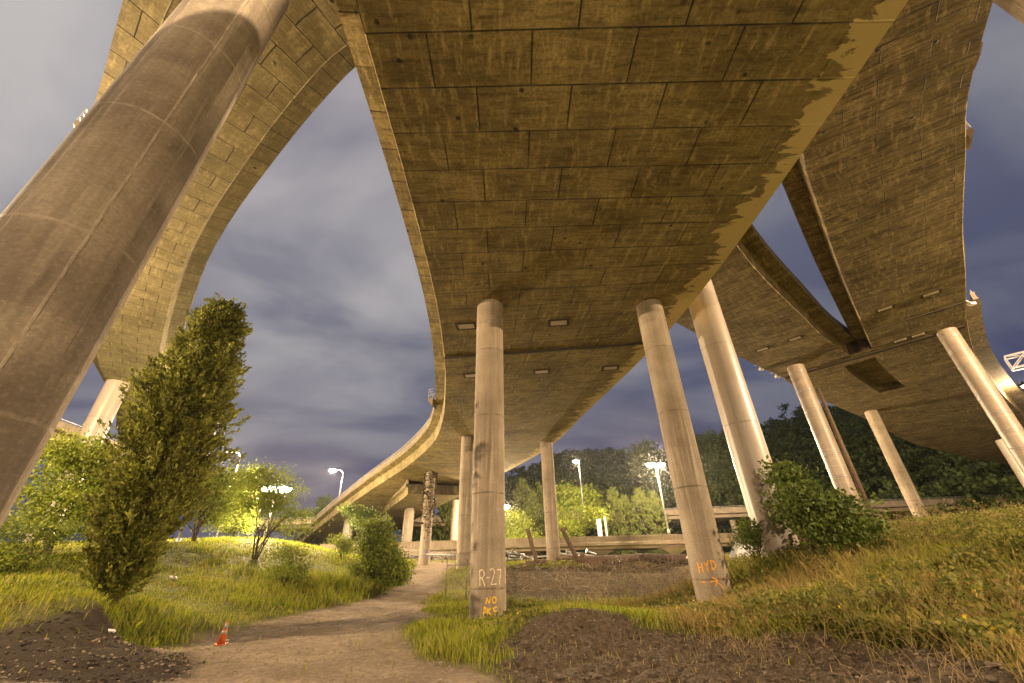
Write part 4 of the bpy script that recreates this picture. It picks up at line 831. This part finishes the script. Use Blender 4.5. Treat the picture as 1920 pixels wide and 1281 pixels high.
# bank bush on the right, and hanging branch
bb = at_ground(1560, 1068); tree('shrub', 'large wind blurred bush at the foot of the steel clad column', 'shrub', bb, 4.9, 2.8, 'leafB', 300, 36, .18, .24, stems=6, depth=3, trunk=.32, low=.15, trunkr=.05,
    blobs=[(-.5, 0, 3.3, .9, .9, .8), (-.2, 0, 2.4, 1.4, 1.3, .9), (1.2, 0, 2.2, 1.2, 1.1, .8), (2.0, 0, 1.5, .8, .8, .7), (-.8, 0, 4.1, .5, .5, .6), (.4, -.3, 1.5, 1.4, 1.1, .7)])
bb2 = at_ground(1425, 1075); tree('shrub', 'small leafy sprig between the two big right columns', 'shrub', bb2, 2.4, .9, 'leafB', 60, 26, .13, .2, stems=2, depth=2, trunk=.45, low=.35)
# trees by the viaducts
tree('broadleaf_tree', 'wide tree lit bright yellow below the far roadway lamp', 'tree', (17.0, 121+6, gh(17, 127)), 19, 9.5, 'yellowtree', 520, 40, .62, 1.15, stems=2, depth=3, trunk=.35, low=.45)
tree('broadleaf_tree', 'yellow lit tree beside the low lamp right of the R-27 column', 'tree', (1.3, 84+8, gh(1.3, 92)), 9.5, 4.4, 'yellowtree', 330, 36, .34, .75, stems=2, depth=2, trunk=.3, low=.2)
p = atd(1075, 1000, 93); tree('broadleaf_tree', 'rounded green tree between the two viaducts, right of the far column', 'tree', (p.x, p.y, gh(p.x, p.y)), 10.3, 4.6, 'leafA', 420, 38, .34, .7, stems=2, depth=2, trunk=.3, low=.25)
for i, (px, d, H, R_c) in enumerate(((1160, 100, 14.8, 2.4), (1180, 101, 13.0, 2.0), (1212, 100, 14.0, 2.6), (1237, 101, 13.2, 2.2), (982, 100, 17.5, 3.0), (1012, 104, 17, 2.8), (1000, 98, 14.5, 2.2), (838, 100, 17, 2.2))):
    p = atd(px, 1000, d); cypress(['tall conifer left of the twin lamp pole, leftmost of four in a row', 'conifer second in the row left of the twin lamp pole', 'conifer directly behind the twin lamp, third in the row', 'conifer right of the twin lamp pole, last in the row',
        'tall conifer just right of the R-27 column above the yellow tree', 'tall conifer left of the far column, darker', 'shorter conifer between two tall ones left of the far column', 'conifer seen under the ramp between two distant columns'][i], (p.x, p.y, gh(p.x, p.y)), H, R_c*1.15, 260, 44, .40, mat='conifer', name='conifer_tree')
for i, (px, py, d, H, R_c) in enumerate(((1215, 832, 150, 30, 8.0), (1320, 818, 155, 32, 9), (1385, 862, 145, 24, 8), (1440, 930, 128, 12, 6), (1290, 900, 140, 20, 7))):
    p = atd(px, py, d); gz = gh(p.x, p.y); tree('broadleaf_tree', ['big domed tree standing above the hillside behind the twin lamp', 'tallest tree on the skyline right of the HYD column', 'tree right of the tallest one, lower on the skyline', 'light green low tree behind the far roadway left of the steel clad column', 'grey green tree low on the hill behind the HYD column'][i], 'tree', (p.x, p.y, gz), p.z-gz+2, R_c, 'forest' if i != 3 else 'leafB', 420, 34, .75, 1.15, stems=1, depth=3, trunk=.4, low=.35)
# the wooded hillside reads as one mass
cr = []; tries = 0
V_, F_ = [], []; cnt = 0
for _ in range(9000):
    r_ = rng.uniform(132, 275); a_ = rng.uniform(-13, 70); x_, y_ = polar(a_, r_)
    if r_ < 150 and -13 < a_ < 0: continue
    cr.append((x_, y_))
cr = np.array(cr); keep = []
for q in cr:
    if all((q[0]-k[0])**2+(q[1]-k[1])**2 > 6.2**2 for k in keep[-900:]): keep.append(q)
    if len(keep) >= 1100: break
keep = np.array(keep); hz = height(keep[:, 0], keep[:, 1]); bl = [(q[0]+rng.normal()*1, q[1]+rng.normal(), z+rng.uniform(5, 10), rng.uniform(3.8, 6.2), rng.uniform(3.8, 6.2), rng.uniform(3.5, 6)) for q, z in zip(keep, hz)]
P, od = clumps(bl, 11500, 26, .8, .75); v, f = leaf_cards(P, .95, .75, .4, od*.7); tag(np_mesh('wooded_hillside', v, f, M['forest']), 'dark mass of broadleaf woodland covering the hill behind the viaducts', 'woodland', kind='stuff')
# ivy on the distant column
N = 1300; an = rng.uniform(0, 2*math.pi, N); zz_ = rng.uniform(0, 1, N)**.8; lim = .35+.3*np.sin(an*2+1); ok = zz_ > lim*.6; an = an[ok]; zz_ = zz_[ok]; cxv, cyv = -12.9, 62.8
P = np.stack([cxv+np.cos(an)*(.8+rng.uniform(0, .3, len(an))), cyv+np.sin(an)*(.8+rng.uniform(0, .3, len(an))), 3+zz_*9.6], 1)
v, f = leaf_cards(P, .26, .8, -.4); tag(np_mesh('climbing_ivy', v, f, M['ivy']), 'brown ivy clinging to the upper part of a distant column', 'ivy')
# ---------------------------------------------------------------- grass, weeds, stalks, clods
def scatter(n, rmin, rmax, azmin, azmax, pw=.62):
    r = rmin+(rmax-rmin)*rng.uniform(0, 1, n)**(1/pw*.62+.15); a = np.radians(rng.uniform(azmin, azmax, n)); return r*np.sin(a), r*np.cos(a), r
x_, y_, r_ = scatter(560000, 5, 75, -60, 62); p_, l_, rr_, b_ = masks(x_, y_)
dens = 1-np.maximum.reduce([p_*.985, l_*.97, rr_*.985, b_*.85]); dens *= np.clip(.55+fbm(x_, y_, 2.2, 3, 44)*2.2, .38, 1)
dens = dens*np.where((x_ > 5.5) & (np.degrees(np.arctan2(x_, y_)) > 25), .85, 1.0); ok = rng.uniform(0, 1, len(x_)) < dens; x_, y_, r_ = x_[ok], y_[ok], r_[ok]; p_, rr_ = p_[ok], rr_[ok]
tall = np.clip(.5+fbm(x_, y_, 3.2, 3, 51)*3, 0, 1); hh = .10+.22*tall
def patch(px, py, rad, add, elong=1.0):
    q = hit(px, py); d2 = ((x_-q.x)**2+((y_-q.y)/elong)**2)/rad**2; return add*np.exp(-d2)
for a in ((60, 1130, 3, .2), (250, 1170, 2, .1), (600, 1100, 3.6, .55), (680, 1110, 3, .5), (540, 1120, 3, .35), (930, 1140, 2.2, .45), (1010, 1150, 2.0, .3), (1300, 1120, 3.0, .45), (1240, 1100, 3.0, .4), (1450, 1100, 4.5, .25), (1620, 1080, 6, .22), (1800, 1060, 7, .25), (1850, 1160, 4, .15), (1650, 1150, 4, .12), (840, 1180, 2, .25), (880, 1215, 2, .25), (870, 1020, 7, .4), (1120, 1130, 2.5, .35)): hh = hh+patch(*a)
right = np.clip((x_-3)/4, 0, 1)*np.clip(1-(r_-60)/10, 0, 1); hh = (hh+right*.04)*(1-.45*np.maximum(rr_, p_)); hh *= rng.uniform(.55, 1.25, len(x_)); hh = np.minimum(hh, 1.3)
dry = np.clip(fbm(x_, y_, 3.5, 4, 61)*5.0-.2+right*.75, 0, 1)*np.where(x_ < 0, .35, 1)
z_ = height(x_, y_); N = len(x_); wdt = (.003+.00048*r_)*rng.uniform(.7, 1.4, N)
a_ = rng.uniform(0, 2*math.pi, N); bend = rng.uniform(.1, .7, N)*hh; ba = rng.uniform(0, 2*math.pi, N)
base = np.stack([x_, y_, z_-.02], 1); wv = np.stack([np.cos(a_), np.sin(a_), np.zeros(N)], 1)*wdt[:, None]; bd = np.stack([np.cos(ba), np.sin(ba), np.zeros(N)], 1)*bend[:, None]
mid = base+bd*.3+np.array([0, 0, 1])*(hh*.6)[:, None]; top = base+bd+np.array([0, 0, 1])*(hh*.95)[:, None]
v = np.stack([base-wv, base+wv, mid+wv*.75, top, mid-wv*.75], 1).reshape(-1, 3); f = np.arange(N*5).reshape(-1, 5)
tag(np_mesh('grass', v, f, M['grass'], k=5, attr={'dry': np.repeat(dry, 5)}), 'yellow green grass and dry weeds covering slopes and banks', 'grass', kind='stuff')
print('grass', N)
# leafy weeds on the right bank and round the column feet
C = []
def weedpatch(px, py, rad, n, hgt, d=None):
    q = hit(px, py); X = q.x+rng.normal(size=n)*rad*.5; Y = q.y+rng.normal(size=n)*rad*.5; m_ = masks(X, Y); k = (np.maximum(m_[0], m_[2]) < .5); X, Y = X[k], Y[k]; Z = height(X, Y)
    top = hgt*(.35+.65*np.clip(.42+fbm(X, Y, 1.3, 3, 71)*4.0, 0, 1)); C.append(np.stack([X, Y, Z+top*rng.uniform(0, 1, len(X))**.6], 1))
for a in ((1700, 1130, 5, 30000, .7), (1600, 1080, 5, 24000, .8), (1800, 1020, 7, 26000, 1.0), (1900, 1080, 4, 18000, .9), (1450, 1120, 3, 9000, .6), (1500, 1110, 3.2, 9000, .8), (1560, 1140, 2.6, 8000, .75), (1640, 1120, 3, 8000, .7), (1850, 1050, 5, 15000, 1.0), (1880, 1120, 3.4, 11000, .8), (1760, 1080, 4, 9000, .7), (1580, 1210, 1.6, 5000, .35), (1470, 1215, 1.0, 2500, .25), (1880, 1230, 1.5, 5000, .45), (1700, 1200, 1.5, 4000, .4), (930, 1150, 1.2, 3200, .6), (985, 1150, 1.3, 2600, .5), (960, 1165, 1.2, 2600, .4), (1100, 1210, .9, 1200, .3), (1290, 1150, 1.6, 3000, .55), (1380, 1060, 2.5, 3000, .6), (1155, 1100, 1.0, 1800, .7), (1000, 1180, 1.0, 1500, .3)): weedpatch(*a)
C = np.concatenate(C); C = C[rng.uniform(0, 1, len(C)) < .5]; v, f = leaf_cards(C, .11, .55, .35); tag(np_mesh('weeds', v, f, M['leafD']), 'low leafy weeds and brambles on the right bank', 'weeds', kind='stuff')
C = C[rng.choice(len(C), 420)]; C[:, 2] += .08; v, f = leaf_cards(C, .06, .9, .2); tag(np_mesh('yellow_flowers', v, f, M['flower']), 'scattered yellow flowers among the weeds on the right', 'flowers', kind='stuff')
mb = MB()
def stalks(px, py, rad, n, L):
    q = hit(px, py)
    for _ in range(n):
        x, y = q.x+random.gauss(0, rad*.5), q.y+random.gauss(0, rad*.5); z = gh(x, y); d = Vector((random.gauss(0, .6), random.gauss(0, .6), 1)).normalized(); l = L*random.uniform(.5, 1.2); p0 = Vector((x, y, z)); r = .0018+.0002*math.hypot(x, y)
        p1 = p0+d*l*.5; p2 = p1+(d+Vector((d.x, d.y, -.35))).normalized()*l*.5; mb.tube([p0, p1, p2], [r, r*.8, r*.4], 3, False)
for a in ((1400, 1150, 2.2, 90, 1.0), (1300, 1110, 3, 110, 1.1), (1240, 1090, 3, 110, 1.1), (1500, 1150, 2.5, 80, .9), (1700, 1150, 4, 260, .9), (1860, 1200, 2, 90, .9), (1400, 1215, 1.0, 120, .5), (1600, 1180, 2, 70, .8), (1780, 990, 7, 420, 1.1), (1650, 1010, 6, 300, 1.1), (1130, 1110, 2.5, 60, .9), (1860, 1260, 1.2, 70, .6)): stalks(*a)
o = mb.build('dry_stalks', M['straw']); tag(o, 'tangled dry straw coloured stalks on the right bank', 'dry stalks', kind='stuff')
mb = MB()   # brush on the bank behind the fence
for _ in range(2600):
    X = random.uniform(-2, 14); Y = random.uniform(35, 43); z = gh(X, Y); d = Vector((random.gauss(0, 1), random.gauss(0, .5), random.uniform(-.1, .7))).normalized(); l = random.uniform(.6, 2.2); p0 = Vector((X, Y, z+.02)); mb.tube([p0, p0+d*l*.5, p0+(d+Vector((0, 0, -.4))).normalized()*l], [.045, .035, .015], 3, False)
tag(mb.build('brushwood', mat_leaf('brush_sticks', [(.05, .035, .02), (.12, .085, .045), (.28, .21, .12), (.04, .03, .018)], .05)), 'cut brown brushwood heaped on the bank behind the fence', 'brushwood', kind='stuff')
# clods and stones
ICO = None
def ico():
    bm = bmesh.new(); bmesh.ops.create_icosphere(bm, subdivisions=1, radius=1); v = np.array([q.co[:] for q in bm.verts]); f = np.array([[q.index for q in fc.verts] for fc in bm.faces]); bm.free(); return v, f
iv, if_ = ico()
def stones(name, label, X, Y, sz, mat, sink=.3):
    n = len(X); Z = height(X, Y); V = iv[None]*(1+rng.normal(size=(n, len(iv), 1))*.18)*sz[:, None, None]*rng.uniform(.6, 1.2, (n, 1, 3)); V[..., 2] *= .7; V = V+np.stack([X, Y, Z+sz*(.5-sink)], 1)[:, None]
    Fq = if_[None]+(np.arange(n)*len(iv))[:, None, None]; o = np_mesh(name, V.reshape(-1, 3), Fq.reshape(-1, 3), mat, k=3); tag(o, label, 'stones', kind='stuff')
def inpoly(n, sel, lo, hi):
    x, y, r = scatter(n*9, 5, 34, -60, 60); m_ = masks(x, y)[sel]; k = np.where(m_ > .6)[0][:n]; return x[k], y[k], lo+(hi-lo)*rng.uniform(0, 1, len(k))**5
M['clod'] = mat_simple('soil_clod', (.15, .11, .072), (.06, .045, .03), .95, 9, bump=.8); M['clodd'] = mat_simple('dark_clod', (.055, .042, .03), (.025, .019, .014), .95, 9, bump=.8); M['stone'] = mat_simple('gravel_stone', (.30, .24, .17), (.16, .12, .08), .9, 9, bump=.5)
x, y, s = inpoly(16000, 2, .008, .055); stones('soil_clods', 'brown earth clods on the cut bank at lower right', x, y, s, M['clod'])
x, y, s = inpoly(12000, 1, .008, .06); stones('soil_clods', 'dark earth clods on the heap at lower left', x, y, s, M['clodd'])
x, y, s = inpoly(14000, 0, .008, .05); stones('gravel', 'loose gravel scattered over the dirt track', x, y, s, M['stone'])
x, y, s = inpoly(260, 2, .03, .05); stones('pale_stones', 'pale stones lying in the brown cut bank', x, y, s*.8, M['stone'])

HAZE = 1  # thin haze volume added to spread a halo round the lamps
if HAZE:
    mb = MB(); mb.box((40, 40, 45), (1500, 1500, 200)); m, t = newmat('haze_air'); pv = t.n('ShaderNodeVolumePrincipled'); pv.inputs['Color'].default_value = (.9, .9, .95, 1); pv.inputs['Density'].default_value = .00013; pv.inputs['Anisotropy'].default_value = .82
    ou = t.n('ShaderNodeOutputMaterial'); t.l(pv.outputs[0], ou.inputs['Volume']); tag(mb.build('haze', m), 'slight night mist, added to give the lamps a soft glow', kind='stuff')
